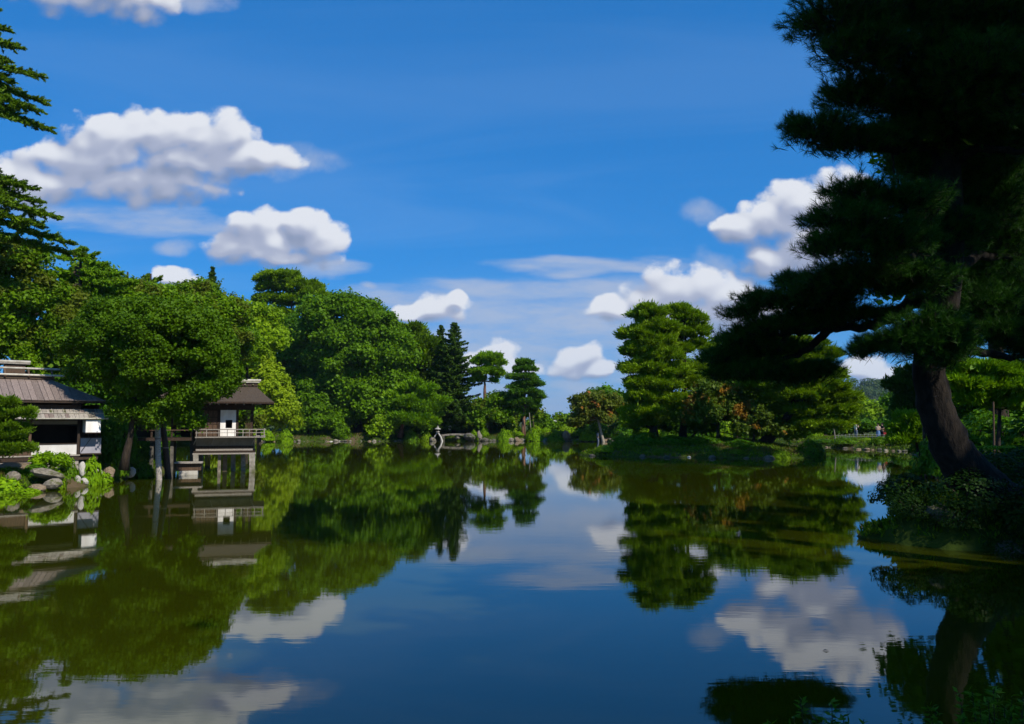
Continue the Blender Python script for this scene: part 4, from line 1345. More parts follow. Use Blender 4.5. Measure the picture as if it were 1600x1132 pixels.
# --- the massive old pine on the near right bank
def old_pine():
    rng = np.random.default_rng(77)
    pr = random.Random(77)
    D0 = 20.0
    bx = ray(1535, 656)[0] * D0
    base = Vector((bx, D0, gz(bx, D0) - 0.15))
    root = empty('old_pine_tree', base)
    tag(root, 'massive old dark pine leaning over the water at the right, its branches filling the corner', 'tree')
    # (px, py, half width, half height, distance)
    pads = [(1312, 30, 86, 34, 16), (1400, 20, 90, 44, 16.5), (1500, 20, 90, 60, 17), (1590, 40, 80, 70, 17), (1345, 80, 70, 36, 16), (1420, 95, 90, 44, 17), (1520, 110, 80, 50, 16),
            (1600, 140, 60, 60, 16), (1340, 150, 62, 34, 17), (1400, 160, 70, 36, 18), (1480, 175, 70, 44, 17.5), (1280, 205, 56, 26, 17), (1335, 222, 60, 22, 17.5), (1405, 215, 60, 32, 18), (1240, 198, 20, 16, 17), (1560, 215, 70, 44, 18),
            (1440, 260, 60, 30, 19), (1510, 280, 70, 44, 20), (1590, 290, 60, 60, 20.5), (1330, 300, 44, 18, 16), (1400, 318, 80, 32, 16.5), (1320, 345, 66, 30, 16), (1300, 385, 50, 28, 16), (1375, 380, 80, 38, 16.5), (1460, 370, 80, 44, 19),
            (1550, 380, 80, 54, 21), (1335, 430, 70, 26, 18), (1410, 440, 80, 34, 18.5), (1500, 440, 50, 30, 21), (1580, 460, 60, 50, 22), (1190, 470, 40, 20, 21), (1160, 490, 30, 16, 21), (1240, 472, 56, 24, 20.5), (1295, 470, 50, 26, 20),
            (1210, 510, 60, 16, 21), (1165, 530, 44, 22, 21.5), (1135, 560, 42, 26, 22), (1180, 580, 62, 22, 22), (1245, 585, 50, 18, 22), (1125, 585, 26, 12, 22), (1300, 500, 40, 18, 20.5), (1280, 575, 34, 14, 22),
            (1450, 508, 56, 24, 17.6), (1475, 532, 50, 28, 17.6), (1420, 530, 48, 26, 17.8), (1375, 540, 40, 18, 18.6), (1345, 548, 24, 11, 18.8), (1500, 545, 24, 20, 18.5),
            (1540, 320, 70, 50, 19.5), (1520, 60, 80, 60, 19), (1540, 480, 60, 36, 20.5), (1490, 470, 40, 24, 21), (1440, 545, 40, 22, 17.6), (1470, 560, 30, 18, 18), (1260, 500, 50, 22, 21), (1200, 545, 60, 22, 22), (1590, 200, 60, 60, 19), (1560, 520, 50, 24, 20), (1605, 545, 40, 24, 20), (1380, 490, 30, 8, 20), (1335, 492, 36, 14, 20), (1290, 452, 60, 20, 19), (1245, 440, 40, 14, 20)]
    P, A, T = [], [], []
    for (px, py, rx, ry, D) in pads:
        c = np.array(at(px, py, D)) - np.array(base)
        s = D / F
        ry = ry * ((0.60 if D >= 20 else 0.74) if px < 1440 else 0.9)
        r = np.array((rx * s, rx * s * 0.95, ry * s))
        n = int(ell_area(r) / 0.0105) + 14
        d = rdir(rng, n)
        d[:, 2] = np.abs(d[:, 2]) * np.where(rng.random(n) < 0.72, 1, -1)
        far = np.where(rng.random((n, 1)) < 0.12, rng.uniform(1.0, 1.16, (n, 1)), rng.uniform(0.35, 1.0, (n, 1)))
        p = c + d * r * far
        p += rng.normal(0, 0.07, (n, 3))
        P.append(p)
        A.append(unit(d * np.array((0.9, 0.9, 0.5)) + np.array((0, 0, 0.55)) + rdir(rng, n) * 0.45))
    P, A = np.concatenate(P), np.concatenate(A)
    nt = len(P)
    K = 26
    idx = np.repeat(np.arange(nt), K)
    u = np.tile(np.linspace(0, 1, K), nt)
    spread = unit(rdir(rng, nt * K))
    ax = unit(A[idx] * (0.35 + 0.75 * u)[:, None] + spread * 0.75)
    Pn = P[idx] + A[idx] * ((u - 0.5) * 0.11)[:, None]
    Nn = unit(np.cross(ax, rdir(rng, nt * K)))
    me = card_mesh('crown', Pn, Nn, ax, rng.uniform(0.13, 0.21, nt * K), np.full(nt * K, 0.0095), rng, tri=True)
    TRIS[0] += nt * K
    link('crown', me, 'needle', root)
    # twigs that carry the needle tufts
    tw = card_mesh('twigs', P - A * 0.1, unit(np.cross(A, rdir(rng, nt))), A, np.full(nt, 0.34), np.full(nt, 0.02), rng)
    link('twigs', tw, 'bark_old', root)
    mb = MB()
    rel = lambda px, py, D: at(px, py, D) - base
    p0 = Vector((0, 0, -0.3))
    path = [p0 + Vector((0.25, 0, 0)), rel(1535, 765, 20), rel(1512, 735, 20), rel(1490, 705, 19.9), rel(1474, 668, 19.8), rel(1460, 630, 19.7), rel(1452, 590, 19.6), rel(1456, 545, 19.5), rel(1470, 480, 19.3), rel(1480, 400, 19),
            rel(1478, 300, 18.6), rel(1480, 200, 18.2), rel(1470, 100, 17.8), rel(1475, -60, 17.4)]
    rad = [0.80, 0.62, 0.52, 0.47, 0.43, 0.40, 0.38, 0.37, 0.38, 0.36, 0.34, 0.30, 0.24, 0.12]
    pts, rr = [], []
    for i in range(len(path) - 1):
        for s in range(3):
            t = s / 3
            pts.append(path[i].lerp(path[i + 1], t) + Vector((pr.uniform(-0.03, 0.03), pr.uniform(-0.03, 0.03), 0)))
            rr.append(rad[i] * (1 - t) + rad[i + 1] * t)
    pts.append(path[-1])
    rr.append(rad[-1])
    mb.tube(pts, rr, 18, 0.06, pr)
    mb.build('trunk', 'bark_old', root, True)
    limbs = [([(1470, 480, 19.3), (1430, 470, 19.4), (1399, 491, 19.8), (1377, 506, 20), (1340, 512, 20.3), (1292, 513, 20.6), (1250, 520, 21), (1215, 524, 21.2), (1165, 520, 21.3)], 0.20),
             ([(1300, 512, 20.5), (1286, 525, 20.8), (1265, 543, 21.2), (1240, 558, 21.6), (1190, 572, 22), (1140, 575, 22)], 0.13),
             ([(1232, 520, 21), (1218, 545, 21.4), (1190, 556, 21.7), (1150, 560, 21.9)], 0.08),
             ([(1480, 400, 19), (1430, 405, 18.4), (1380, 395, 17.4), (1320, 380, 16.5), (1290, 375, 16.2)], 0.15),
             ([(1478, 320, 18.6), (1430, 320, 17.6), (1390, 318, 16.8), (1330, 310, 16.2)], 0.12),
             ([(1480, 230, 18.3), (1430, 228, 18.2), (1400, 236, 18), (1360, 228, 17.8), (1300, 215, 17.2), (1250, 205, 17)], 0.13),
             ([(1475, 130, 18), (1420, 120, 17.4), (1350, 90, 16.4), (1300, 45, 16.1)], 0.12),
             ([(1475, 60, 17.7), (1430, 40, 17), (1390, 20, 16.6)], 0.09),
             ([(1482, 420, 19), (1530, 400, 20), (1580, 400, 20.8), (1640, 390, 21)], 0.17),
             ([(1456, 545, 19.5), (1420, 545, 19), (1390, 543, 18.7), (1350, 548, 18.8)], 0.09),
             ([(1458, 560, 19.5), (1500, 545, 19.4), (1545, 552, 19.8), (1590, 560, 20), (1660, 550, 20)], 0.17),
             ([(1480, 260, 18.5), (1530, 230, 17.8), (1590, 240, 17.2), (1640, 220, 16.8)], 0.14),
             ([(1475, 120, 18), (1530, 100, 17), (1600, 90, 16.6)], 0.11),
             ([(1394, 236, 18), (1396, 262, 18.2), (1398, 300, 17.6)], 0.035)]
    for lp, r0 in limbs:
        m2 = MB()
        q = [rel(*p) for p in lp]
        pp, r2 = [], []
        for i in range(len(q) - 1):
            for s in range(4):
                t = s / 4
                pp.append(q[i].lerp(q[i + 1], t) + (Vector((pr.uniform(-1, 1), pr.uniform(-1, 1), pr.uniform(-1, 1))) * r0 * 0.25 if (i or s) else Vector()))
                r2.append(r0 * (1 - 0.8 * (i + t) / (len(q) - 1)))
        pp.append(q[-1])
        r2.append(r0 * 0.2)
        m2.tube(pp, r2, 9, 0.08, pr)
        m2.build('limb', 'bark_old', root, True)
    return root


OLD = old_pine()
print('TRIS after trees', TRIS[0])

# ------------------------------------------------------------------ rocks
def rock_mesh(seed, flat, sharp=0.25):
    rng = np.random.default_rng(seed)
    bm = bmesh.new()
    bmesh.ops.create_icosphere(bm, subdivisions=2, radius=1.0)
    K = rng.normal(size=(5, 3)) * 1.6
    ph = rng.uniform(0, 6.28, 5)
    for v in bm.verts:
        p = np.array(v.co)
        d = 1 + sharp * sum(math.sin(float(K[i] @ p) + ph[i]) for i in range(5)) / 2.2 + rng.uniform(-0.05, 0.05)
        v.co = Vector((p[0] * d, p[1] * d, p[2] * d * flat))
    me = bpy.data.meshes.new('rock')
    bm.to_mesh(me)
    bm.free()
    return me


ROCKS = {}


def rock(x, y, z, sx, sy, sz, mat, seed, label, group=None, rz=None, name='rock', tilt=0.0):
    key = (seed % 6, mat)
    if key not in ROCKS:
        me = rock_mesh(seed % 6 + 40, 1.0, 0.22 + 0.05 * (seed % 3))
        me.materials.append(MATS[mat])
        ROCKS[key] = me
    o = bpy.data.objects.new(name, ROCKS[key])
    COL.objects.link(o)
    o.location = (x, y, z)
    o.scale = (sx, sy, sz)
    o.rotation_euler = (0, tilt, rz if rz is not None else (seed * 1.7) % 6.28)
    return tag(o, label, 'rock', group)


def on_shore(px, D0, D1, want=0.04):
    """distance along the sight line at which the land first rises out of the water"""
    a = ray(px, 656)[0]
    ys = np.linspace(D0, D1, 400)
    z = land(a * ys, ys)
    i = np.argmax(z > want)
    return a * ys[i], ys[i]


rk = random.Random(9)
# pale stones edging the far shore
px = 404.0
i = 0
while px < 672:
    x, y = on_shore(px, 95, 122)
    s = rk.uniform(0.14, 0.30) * (1.7 if rk.random() < 0.22 else 1.0)
    if math.sin(px * 0.11) + rk.uniform(-0.9, 0.9) > -0.55:
        rock(x, y - 0.05 + rk.uniform(-0.1, 0.2), s * rk.uniform(-0.1, 0.25), s * rk.uniform(0.9, 1.7), s, s * rk.uniform(0.5, 1.0), rk.choice(['stone_pale', 'stone', 'stone', 'stone_brown', 'stone_dark']), i,
             'small pale stone in the row edging the far shore', 'stones edging the far shore')
    px += rk.uniform(3.0, 8.5)
    i += 1
px = 728.0
while px < 985:
    x, y = on_shore(px, 100, 124)
    s = rk.uniform(0.28, 0.55)
    rock(x, y + rk.uniform(-0.1, 0.4), s * 0.15, s * 1.1, s, s * rk.uniform(0.6, 1.0), rk.choice(['stone_dark', 'stone', 'stone_brown', 'stone_dark']), i,
         'dark boulder along the far shore right of the stone bridge', 'boulders along the far shore')
    px += rk.uniform(5.5, 10)
    i += 1
px = 1268.0
while px < 1430:
    x, y = on_shore(px, 60, 98)
    s = rk.uniform(0.14, 0.26)
    rock(x, y, s * 0.1, s * 1.8, s, s * 0.7, rk.choice(['stone_dark', 'stone', 'stone_brown']), i, 'low stone of the kerb on the right shore', 'kerb stones on the right shore')
    px += rk.uniform(7, 13)
    i += 1
for px_, s, mt in ((925, 0.3, 'stone_dark'), (1002, 0.35, 'stone_dark'), (1040, 0.28, 'stone'), (1075, 0.22, 'stone_pale'), (1110, 0.4, 'stone_dark'), (1165, 0.3, 'stone_dark'), (1200, 0.5, 'stone_dark')):
    x, y = on_shore(px_, 55, 70)
    rock(x, y, 0.02, s * 0.9, s * 0.7, s * 0.5, 'stone_dark' if mt != 'stone_pale' else mt, i, 'small stone at the foot of the dark island bank', 'stones at the island foot')
    i += 1
# bridge end rocks, rocky bit right of the big clipped bush
for px_, py_, D, w_, h_, mt, lab in ((735, 683, 111.5, 9, 6, 'stone_dark', 'dark boulder carrying the right end of the stone bridge'),
                                     (749, 681, 111.5, 4, 7, 'stone', 'narrow upright stone right of the stone bridge'),
                                     (886, 681, 110.5, 7, 9, 'stone_brown', 'brown upright rock group right of the widest clipped bush'),
                                     (716, 684, 112.5, 6, 4, 'stone', 'grey rock in the shade beneath the stone bridge'),
                                     (760, 664, 114.5, 3.0, 5.0, 'stone_pale', 'bright pale standing stone in front of the dark bushes'),
                                     (703, 668, 116, 3, 4, 'stone_pale', 'small pale stone behind the stone bridge')):
    p = at(px_, py_, D)
    s = D / F
    rock(p.x, D, max(p.z, 0.1), w_ * s, w_ * s * 0.8, h_ * s, mt, i, lab)
    i += 1
# left bank rocks, one by one
for px_, py_, D, w_, h_, mt, tl, lab in (
        (76, 741, 34.6, 21, 8, 'stone', 0.22, 'broad flat slab of rock tilted over the left bank'),
        (20, 749, 33.8, 13, 11, 'stone', 0.0, 'grey rock among ferns at the left edge'),
        (54, 763, 33.6, 16, 7, 'stone_brown', 0.1, 'brown rock at the waterline under the tilted slab'),
        (82, 757, 34.2, 13, 9, 'stone', 0.0, 'mossy rock right of the brown waterline rock'),
        (128, 731, 36.6, 6, 15, 'stone_pale', 0.05, 'tall pale upright stone below the corner of the tea house'),
        (122, 752, 36.2, 5, 9, 'stone_pale', 0.0, 'small upright pale stone at the waterline'),
        (133, 753, 36.4, 6, 6, 'stone_pale', 0.0, 'squat pale stone beside the small upright one'),
        (171, 740, 38.6, 9, 9, 'stone_brown', 0.0, 'brown stone in front of the shaded bank under the broad tree'),
        (203, 738, 40.2, 8, 9, 'stone_pale', 0.2, 'rounded pale stone leaning at the dark waterline'),
        (95, 737, 36.4, 6, 8, 'stone_pale', 0.0, 'pale stone half hidden between bushes'),
        (154, 737, 37.8, 6, 6, 'stone_pale', 0.0, 'white stone peeping out of the leafy bush'),
        (30, 729, 35.5, 34, 6, 'stone_brown', 0.02, 'long pale brown ledge in front of the tea house')):
    p = at(px_, py_, D)
    s = D / F
    rock(p.x, D, p.z, w_ * s, w_ * s * 0.8, h_ * s, mt, i, lab, tilt=tl, rz=0.2 * (i % 5) - 0.4)
    i += 1
# dark rocks of the near bank under the old pine
for x, y, s, lab in ((10.3, 19.3, 0.30, 'dark rock at the tip of the near right bank'), (11.4, 18.5, 0.26, 'dark rock at the waterline below the old pine'), (12.9, 17.0, 0.32, 'dark rock right of the old pine at the edge')):
    rock(x, y, gz(x, y) + 0.05, s * 1.3, s, s * 0.8, 'stone_dark', i, lab)
    i += 1

# ------------------------------------------------------------------ clipped bushes and plants
BUSH = {}


def bush_mesh(var, mat, n=1500, ls=0.16):
    rng = np.random.default_rng(300 + var)
    d = rdir(rng, n)
    d[:, 2] = np.abs(d[:, 2])
    bump = 1 + 0.10 * np.sin(d[:, 0] * 5 + var) * np.sin(d[:, 1] * 6 + 2 * var) + 0.06 * np.sin(d[:, 2] * 9 + d[:, 0] * 7)
    P = d * (bump * rng.uniform(0.86, 1.03, n))[:, None]
    low = rng.random(n) < 0.2
    P[low, 2] *= 0.3
    N = unit(d + rdir(rng, n) * 0.55)
    me = card_mesh('bush', P, N, rdir(rng, n), rng.uniform(0.7, 1.3, n) * ls, rng.uniform(0.7, 1.3, n) * ls * 0.7, rng)
    me.materials.append(MATS[mat])
    return me


def stem_mesh():
    m = MB()
    rr = random.Random(2)
    for k_ in range(6):
        a = k_ * 1.05
        m.tube([(0.05 * math.cos(a), 0.05 * math.sin(a), -0.1), (0.35 * math.cos(a), 0.35 * math.sin(a), 0.4), (0.6 * math.cos(a), 0.6 * math.sin(a), 0.7)], [0.05, 0.035, 0.015], 5)
    me = m.mesh('stems')
    me.materials.append(MATS['bark'])
    return me


STEM = None


def bush(x, y, z, rx, rz_, mat, label, group=None, var=0, n=1500, ls=0.16, name='clipped_bush', cat='bush', ry=None):
    global STEM
    key = (var % 3, mat, n, ls)
    if key not in BUSH:
        BUSH[key] = bush_mesh(var % 3, mat, n, ls)
    if STEM is None:
        STEM = stem_mesh()
    o = empty(name, (x, y, z), (var * 2.1) % 6.28)
    o.scale = (rx, ry or rx, rz_)
    for nm, me in (('foliage', BUSH[key]), ('stems', STEM)):
        c_ = bpy.data.objects.new(nm, me)
        COL.objects.link(c_)
        c_.parent = o
    return tag(o, label, cat, group)


for j, (px_, py_, w_, h_, D, mat, lab) in enumerate((
        (417, 681, 12, 10, 108.5, 'leaf_bush', 'round clipped bush right beside the pavilion deck'),
        (447, 682, 12, 10, 108.5, 'leaf_bush', 'round clipped bush below the yellow green tree'),
        (533, 681, 7, 7, 111.5, 'leaf_mid', 'small dark clipped ball alone on the far bank'),
        (643, 680, 12, 9, 112, 'leaf_mid', 'flat domed clipped bush left of the two-legged lantern'),
        (667, 678, 11, 9, 112.5, 'leaf_lime', 'rough bush directly left of the two-legged lantern'),
        (660, 687, 9, 5, 111, 'leaf_lime', 'low bush at the water beside the two-legged lantern'),
        (741, 678, 6, 6, 112.5, 'leaf_bush', 'small bush on the right end of the stone bridge'),
        (756, 674, 8, 8, 114, 'leaf_bush', 'round bush under the bright standing stone'),
        (789, 679, 12, 8, 112.5, 'leaf_bush', 'domed bush in front of the dark hollow under the umbrella pine'),
        (805, 672, 12, 10, 115, 'leaf_lime', 'upright bush behind the domed bush under the umbrella pine'),
        (812, 681, 8, 7, 113.5, 'leaf_bush', 'little bush left of the tallest clipped bush'),
        (836, 681, 14, 12, 112, 'leaf_bush', 'tallest clipped bush near the middle of the far bank'),
        (836, 671, 12, 7, 117, 'leaf_lime', 'bush behind the tallest clipped bush'),
        (853, 675, 10, 7, 116, 'leaf_bush', 'flat bush left of the widest clipped bush'),
        (870, 681, 18, 9, 111.5, 'leaf_mid', 'widest clipped bush on the far bank'),
        (868, 688, 14, 3.5, 110.8, 'leaf_lime', 'low hedge at the waterline in front of the widest clipped bush'),
        (884, 672, 16, 8, 118, 'leaf_lime', 'loose bush below the distant mountain'),
        (905, 679, 12, 9, 112, 'leaf_mid', 'bush left of the cherry trunk'),
        (920, 681, 14, 10, 109.5, 'leaf_bush', 'rounded bush in front of the cherry'),
        (930, 675, 10, 7, 112, 'leaf_mid', 'small bush behind the rounded bush by the cherry'),
        (900, 688, 9, 4, 109.5, 'leaf_mid', 'low plant between rocks right of the brown rock group'),
        (780, 664, 16, 12, 118, 'leaf_dark', 'shadowed bush under the spreading bushy tree'),
        (860, 665, 22, 7, 124, 'leaf_mid', 'distant bush line below the open sky'),
        (905, 664, 22, 8, 124, 'leaf_dark', 'dark bush behind the loose bush below the mountain'),
        (1375, 692, 15, 10, 80, 'leaf_mid', 'rounded clipped bush below the two people on the right shore'),
        (1352, 692, 14, 8, 84, 'leaf_lime', 'sunlit clipped mound left of the rounded bush on the right shore'),
        (1320, 692, 22, 9, 84, 'leaf_mid', 'long clipped hedge mound below the man in white'),
        (1285, 694, 18, 8, 88, 'leaf_dark', 'shaded mound where the right shore meets the island pine'),
        (1410, 690, 18, 10, 78, 'leaf_dark', 'dark mound behind the bright pine at the right shore'),
        (1219, 715, 15, 11, 61.9, 'leaf_lime', 'round clipped ball at the right tip of the island'),
        (1265, 697, 20, 10, 65, 'leaf_dark', 'dark bush beneath the leaning island pine'),
        (970, 694, 20, 14, 67.5, 'leaf_mid', 'bush on the left slope of the island'),
        (945, 704, 16, 9, 67, 'leaf_lime', 'sunlit low bush at the left tip of the island'),
        (1050, 692, 30, 12, 68, 'leaf_dark', 'dark bush at the foot of the tall island pines'),
        (1100, 694, 26, 12, 67.5, 'leaf_dark', 'dark bush under the orange maple'),
        (1005, 690, 26, 16, 69, 'leaf_dark', 'dark bush at the left foot of the tall island pine'),
        (1155, 698, 24, 12, 65.5, 'leaf_dark', 'dark bush left of the leaning island trunk'),
        (1032, 708, 12, 5, 65, 'leaf_mid', 'low plant on the island bank'),
        (1150, 712, 14, 5, 63.5, 'leaf_mid', 'low plant at the water near the leaning island trunk'))):
    x = ray(px_, 656)[0] * D
    z = gz(x, D)
    top = at(px_, py_ - h_, D).z
    hgt_ = max(0.35, min(top - z, 2.6 * h_ * D / F))
    bush(x, D, z - 0.05, w_ * D / F, hgt_, mat, lab, None, j)
for j, (x, y, r, h_, mat, lab) in enumerate((
        (-22.6, 49, 1.3, 1.6, 'leaf_dark', 'shaded shrub on the bank behind the passage'), (-24.5, 53, 1.6, 2.2, 'leaf_mid', 'shrub on the bank seen under the pavilion floor'),
        (-27.0, 57, 1.8, 2.6, 'leaf_mid', 'tall shrub on the bank behind the pavilion'), (-30.0, 62, 2.0, 2.8, 'leaf_grove', 'broad shrub on the bank behind the pavilion'),
        (-33.0, 67, 2.2, 3.0, 'leaf_mid', 'shrub farther along the bank behind the pavilion'), (-36.0, 73, 2.4, 3.2, 'leaf_grove', 'big shrub on the hidden bank left of the pavilion'),
        (-39.5, 79, 2.6, 3.4, 'leaf_mid', 'big shrub farther up the hidden bank'), (-43.0, 86, 2.8, 3.6, 'leaf_grove', 'big shrub where the hidden bank bends'),
        (-21.6, 43.4, 1.3, 2.6, 'leaf_dark', 'dark shrub in the shadow of the broad tree'), (-23.6, 45.5, 1.5, 3.0, 'leaf_dark', 'taller dark shrub in the shadow of the broad tree'),
        (-40.8, 108.5, 2.6, 3.6, 'leaf_lime', 'shrub on the far bank seen between the pavilion posts'), (-37.0, 109.5, 2.2, 3.2, 'leaf_yellow', 'light shrub at the far end of the pavilion view'), (-43.0, 106.0, 2.4, 3.8, 'leaf_lime', 'rounded shrub in the far pond corner'),
        (-45.5, 94, 3.0, 3.8, 'leaf_mid', 'big shrub near the far corner of the pond'), (-44.5, 102, 2.8, 3.4, 'leaf_lime', 'shrub in the far corner of the pond behind the deck'))):
    bush(x, y, gz(x, y) - 0.1, r, h_, mat, lab, None, j, 3000, 0.12, name='bank_shrub', cat='shrub')
for j in range(9):
    px_ = 935 + j * 40
    D = 111 - j * 1.6
    x = ray(px_, 656)[0] * D
    bush(x, D, gz(x, D) - 0.1, 2.2, 1.9 + 0.5 * (j % 3), ('leaf_mid', 'leaf_dark', 'leaf_lime')[j % 3], 'shrub on the shore glimpsed behind the island', 'shrubs behind the island', j, 1500, 0.16, name='undergrowth_shrub', cat='shrub')
for j, (px_, D, r, h_, lab) in enumerate(((1496, 41, 2.0, 2.3, 'dark shrub right behind the massive trunk'), (1530, 46, 2.4, 2.6, 'dark shrub behind the clipped hedge'), (1568, 43, 2.2, 2.4, 'dark shrub under the sunlit layered pine'),
                                           (1604, 48, 2.8, 2.8, 'dark shrub at the right edge behind the hedge'), (1480, 58, 2.4, 2.4, 'dark shrub far behind the massive trunk'), (1640, 40, 2.4, 2.4, 'dark shrub just off the right edge'))):
    x = ray(px_, 656)[0] * D
    bush(x, D, gz(x, D) - 0.1, r, h_, 'leaf_dark', lab, None, j, 3000, 0.12, name='undergrowth_shrub', cat='shrub')
und = random.Random(31)
for j in range(16):
    px_ = 470 + j * 19 + und.uniform(-5, 5)
    D = 119 + und.uniform(0, 7)
    x = ray(px_, 656)[0] * D
    bush(x, D, gz(x, D) - 0.1, und.uniform(1.5, 2.4), und.uniform(1.8, 3.2), 'leaf_dark', 'dark undergrowth shrub in the shade of the far grove', 'undergrowth shrubs of the far grove', j, 1500, 0.16, name='undergrowth_shrub', cat='shrub')
# planting on the left bank
for j, (px_, py_, w_, h_, D, mat, lab, n, ls) in enumerate((
        (14, 762, 26, 14, 33.2, 'fern', 'bright ferns at the water at the left edge', 500, 0.30),
        (50, 772, 16, 8, 32.9, 'fern', 'bright ferns hanging over the brown waterline rock', 400, 0.34),
        (92, 752, 14, 16, 34.9, 'leaf_lime', 'light green leafy plant right of the tilted slab', 700, 0.22),
        (110, 738, 15, 18, 36.2, 'leaf_mid', 'fine leaved bush below the white plaster panel', 1400, 0.16),
        (146, 738, 16, 22, 37.0, 'leaf_bush', 'glossy leaved bush right of the tall pale stone', 900, 0.22),
        (160, 748, 18, 10, 38.0, 'fern', 'light ferns at the waterline left of the rounded pale stone', 500, 0.30),
        (190, 722, 14, 16, 39.8, 'leaf_mid', 'bush in the shade at the foot of the broad tree', 900, 0.22),
        (225, 735, 16, 14, 42.0, 'leaf_dark', 'dark plants behind the upright prop', 900, 0.22),
        (60, 733, 24, 8, 35.2, 'leaf_dark', 'dark low bush behind the tilted slab', 900, 0.2),
        (20, 738, 22, 8, 34.4, 'leaf_mid', 'low green bush behind the ferns at the left edge', 900, 0.2))):
    x = ray(px_, 656)[0] * D
    zb = min(gz(x, D), at(px_, py_ + h_, D).z)
    zt = at(px_, py_ - h_, D).z
    bush(x, D, max(zb, 0.0), w_ * D / F, zt - max(zb, 0.0), mat, lab, None, j, n, ls, name='leafy_plant', cat='plant')
tree('pine_shrub', 'small clipped pine with twisted stem in front of the white plaster panel', 35.6, [(84, 718, 17, 6), (70, 722, 16, 6), (94, 724, 10, 5), (62, 716, 10, 4)], 'leaf_bush', 42,
     leaf=(3.6, 2.4), lobe=7, cover=2.0, r0=0.09, cat='shrub', path=[(48, 735, 35.6), (52, 727, 35.6), (74, 720, 35.6)], maxlimbs=3)
# near bank under the old pine, all in shade
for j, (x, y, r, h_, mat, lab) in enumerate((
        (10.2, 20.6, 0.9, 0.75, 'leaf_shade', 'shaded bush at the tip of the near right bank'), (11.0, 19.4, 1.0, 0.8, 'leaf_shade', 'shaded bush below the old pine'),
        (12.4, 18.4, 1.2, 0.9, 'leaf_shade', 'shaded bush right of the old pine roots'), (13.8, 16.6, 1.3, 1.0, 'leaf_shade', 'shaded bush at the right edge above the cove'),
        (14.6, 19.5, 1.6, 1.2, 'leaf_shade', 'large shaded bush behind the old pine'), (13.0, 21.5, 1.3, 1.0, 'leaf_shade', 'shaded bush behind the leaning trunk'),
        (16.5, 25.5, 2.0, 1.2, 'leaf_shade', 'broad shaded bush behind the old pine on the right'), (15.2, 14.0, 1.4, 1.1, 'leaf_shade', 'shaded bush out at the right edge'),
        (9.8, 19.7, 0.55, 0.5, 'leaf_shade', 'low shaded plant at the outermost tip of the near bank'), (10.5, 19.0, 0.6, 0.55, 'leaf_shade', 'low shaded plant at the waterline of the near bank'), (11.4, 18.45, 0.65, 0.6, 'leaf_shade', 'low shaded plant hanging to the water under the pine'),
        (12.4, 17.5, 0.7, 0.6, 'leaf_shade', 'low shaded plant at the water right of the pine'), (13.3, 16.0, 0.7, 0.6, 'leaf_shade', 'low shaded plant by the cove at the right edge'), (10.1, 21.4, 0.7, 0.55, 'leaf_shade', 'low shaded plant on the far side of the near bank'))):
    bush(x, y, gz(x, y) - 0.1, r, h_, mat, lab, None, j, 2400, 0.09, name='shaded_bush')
m_ = empty('clipped_hedge', (20.5, 30.5, gz(20.5, 30.5) - 0.05))
rng_h = np.random.default_rng(8)
n_ = 9000
Ph = np.stack([rng_h.uniform(-2.6, 4.5, n_), rng_h.uniform(-1.1, 1.1, n_), np.where(rng_h.random(n_) < 0.55, 1.05 + rng_h.uniform(-0.05, 0.05, n_), rng_h.uniform(0.0, 1.05, n_))], 1)
side = Ph[:, 2] < 1.0
Ph[side, 1] = np.where(rng_h.random(side.sum()) < 0.7, -1.1, 1.1) + rng_h.uniform(-0.06, 0.06, side.sum())
Nh = unit(np.where(side[:, None], np.array((0, -1.0, 0.2)), np.array((0, 0, 1.0))) + rdir(rng_h, n_) * 0.6)
link('foliage', card_mesh('hedge', Ph, Nh, rdir(rng_h, n_), rng_h.uniform(0.07, 0.13, n_), rng_h.uniform(0.05, 0.09, n_), rng_h), 'leaf_mid', m_)
mb = MB()
for k_ in range(8):
    mb.tube([(-2.2 + k_ * 0.85, 0, -0.1), (-2.1 + k_ * 0.85, 0.1, 0.9)], [0.04, 0.02], 5)
mb.build('stems', 'bark', m_)
tag(m_, 'flat topped clipped hedge right of the massive trunk', 'hedge')


# leafy shrubs at the viewer's feet
def near_shrub(x, y, rx, ry, h_, label, seed, n=2600):
    rng = np.random.default_rng(seed)
    z = gz(x, y)
    o = empty('leafy_shrub', (x, y, z))
    ns = 60
    tips = np.stack([rng.uniform(-rx, rx, ns), rng.uniform(-ry, ry, ns), rng.uniform(0.55, 1.0, ns) * h_], 1)
    q = np.sqrt((tips[:, 0] / rx) ** 2 + (tips[:, 1] / ry) ** 2)
    tips[:, 2] *= np.clip(1.15 - 0.55 * q ** 2, 0.3, 1)
    idx = rng.integers(0, ns, n)
    t = rng.uniform(0.35, 1.0, n) ** 0.6
    base = tips * np.array((0.55, 0.55, 0.0))
    P = base[idx] * (1 - t)[:, None] + tips[idx] * t[:, None]
    out = unit(rdir(rng, n) * np.array((1, 1, 0.5)) + np.array((0, 0, 0.35)))
    L = rng.uniform(0.05, 0.085, n)
    P = P + out * (L * 0.5)[:, None]
    N = unit(np.cross(out, rdir(rng, n)) + np.array((0, 0, 0.8)))
    link('foliage', card_mesh('foliage', P, N, out, L, L * 0.36, rng), 'leaf_dark', o)
    mb = MB()
    for k_ in range(ns):
        mb.tube([tuple(base[k_] - np.array((0, 0, 0.15))), tuple((base[k_] + tips[k_]) / 2), tuple(tips[k_])], [0.010, 0.007, 0.003], 4)
    mb.build('stems', 'bark', o)
    return tag(o, label, 'shrub')


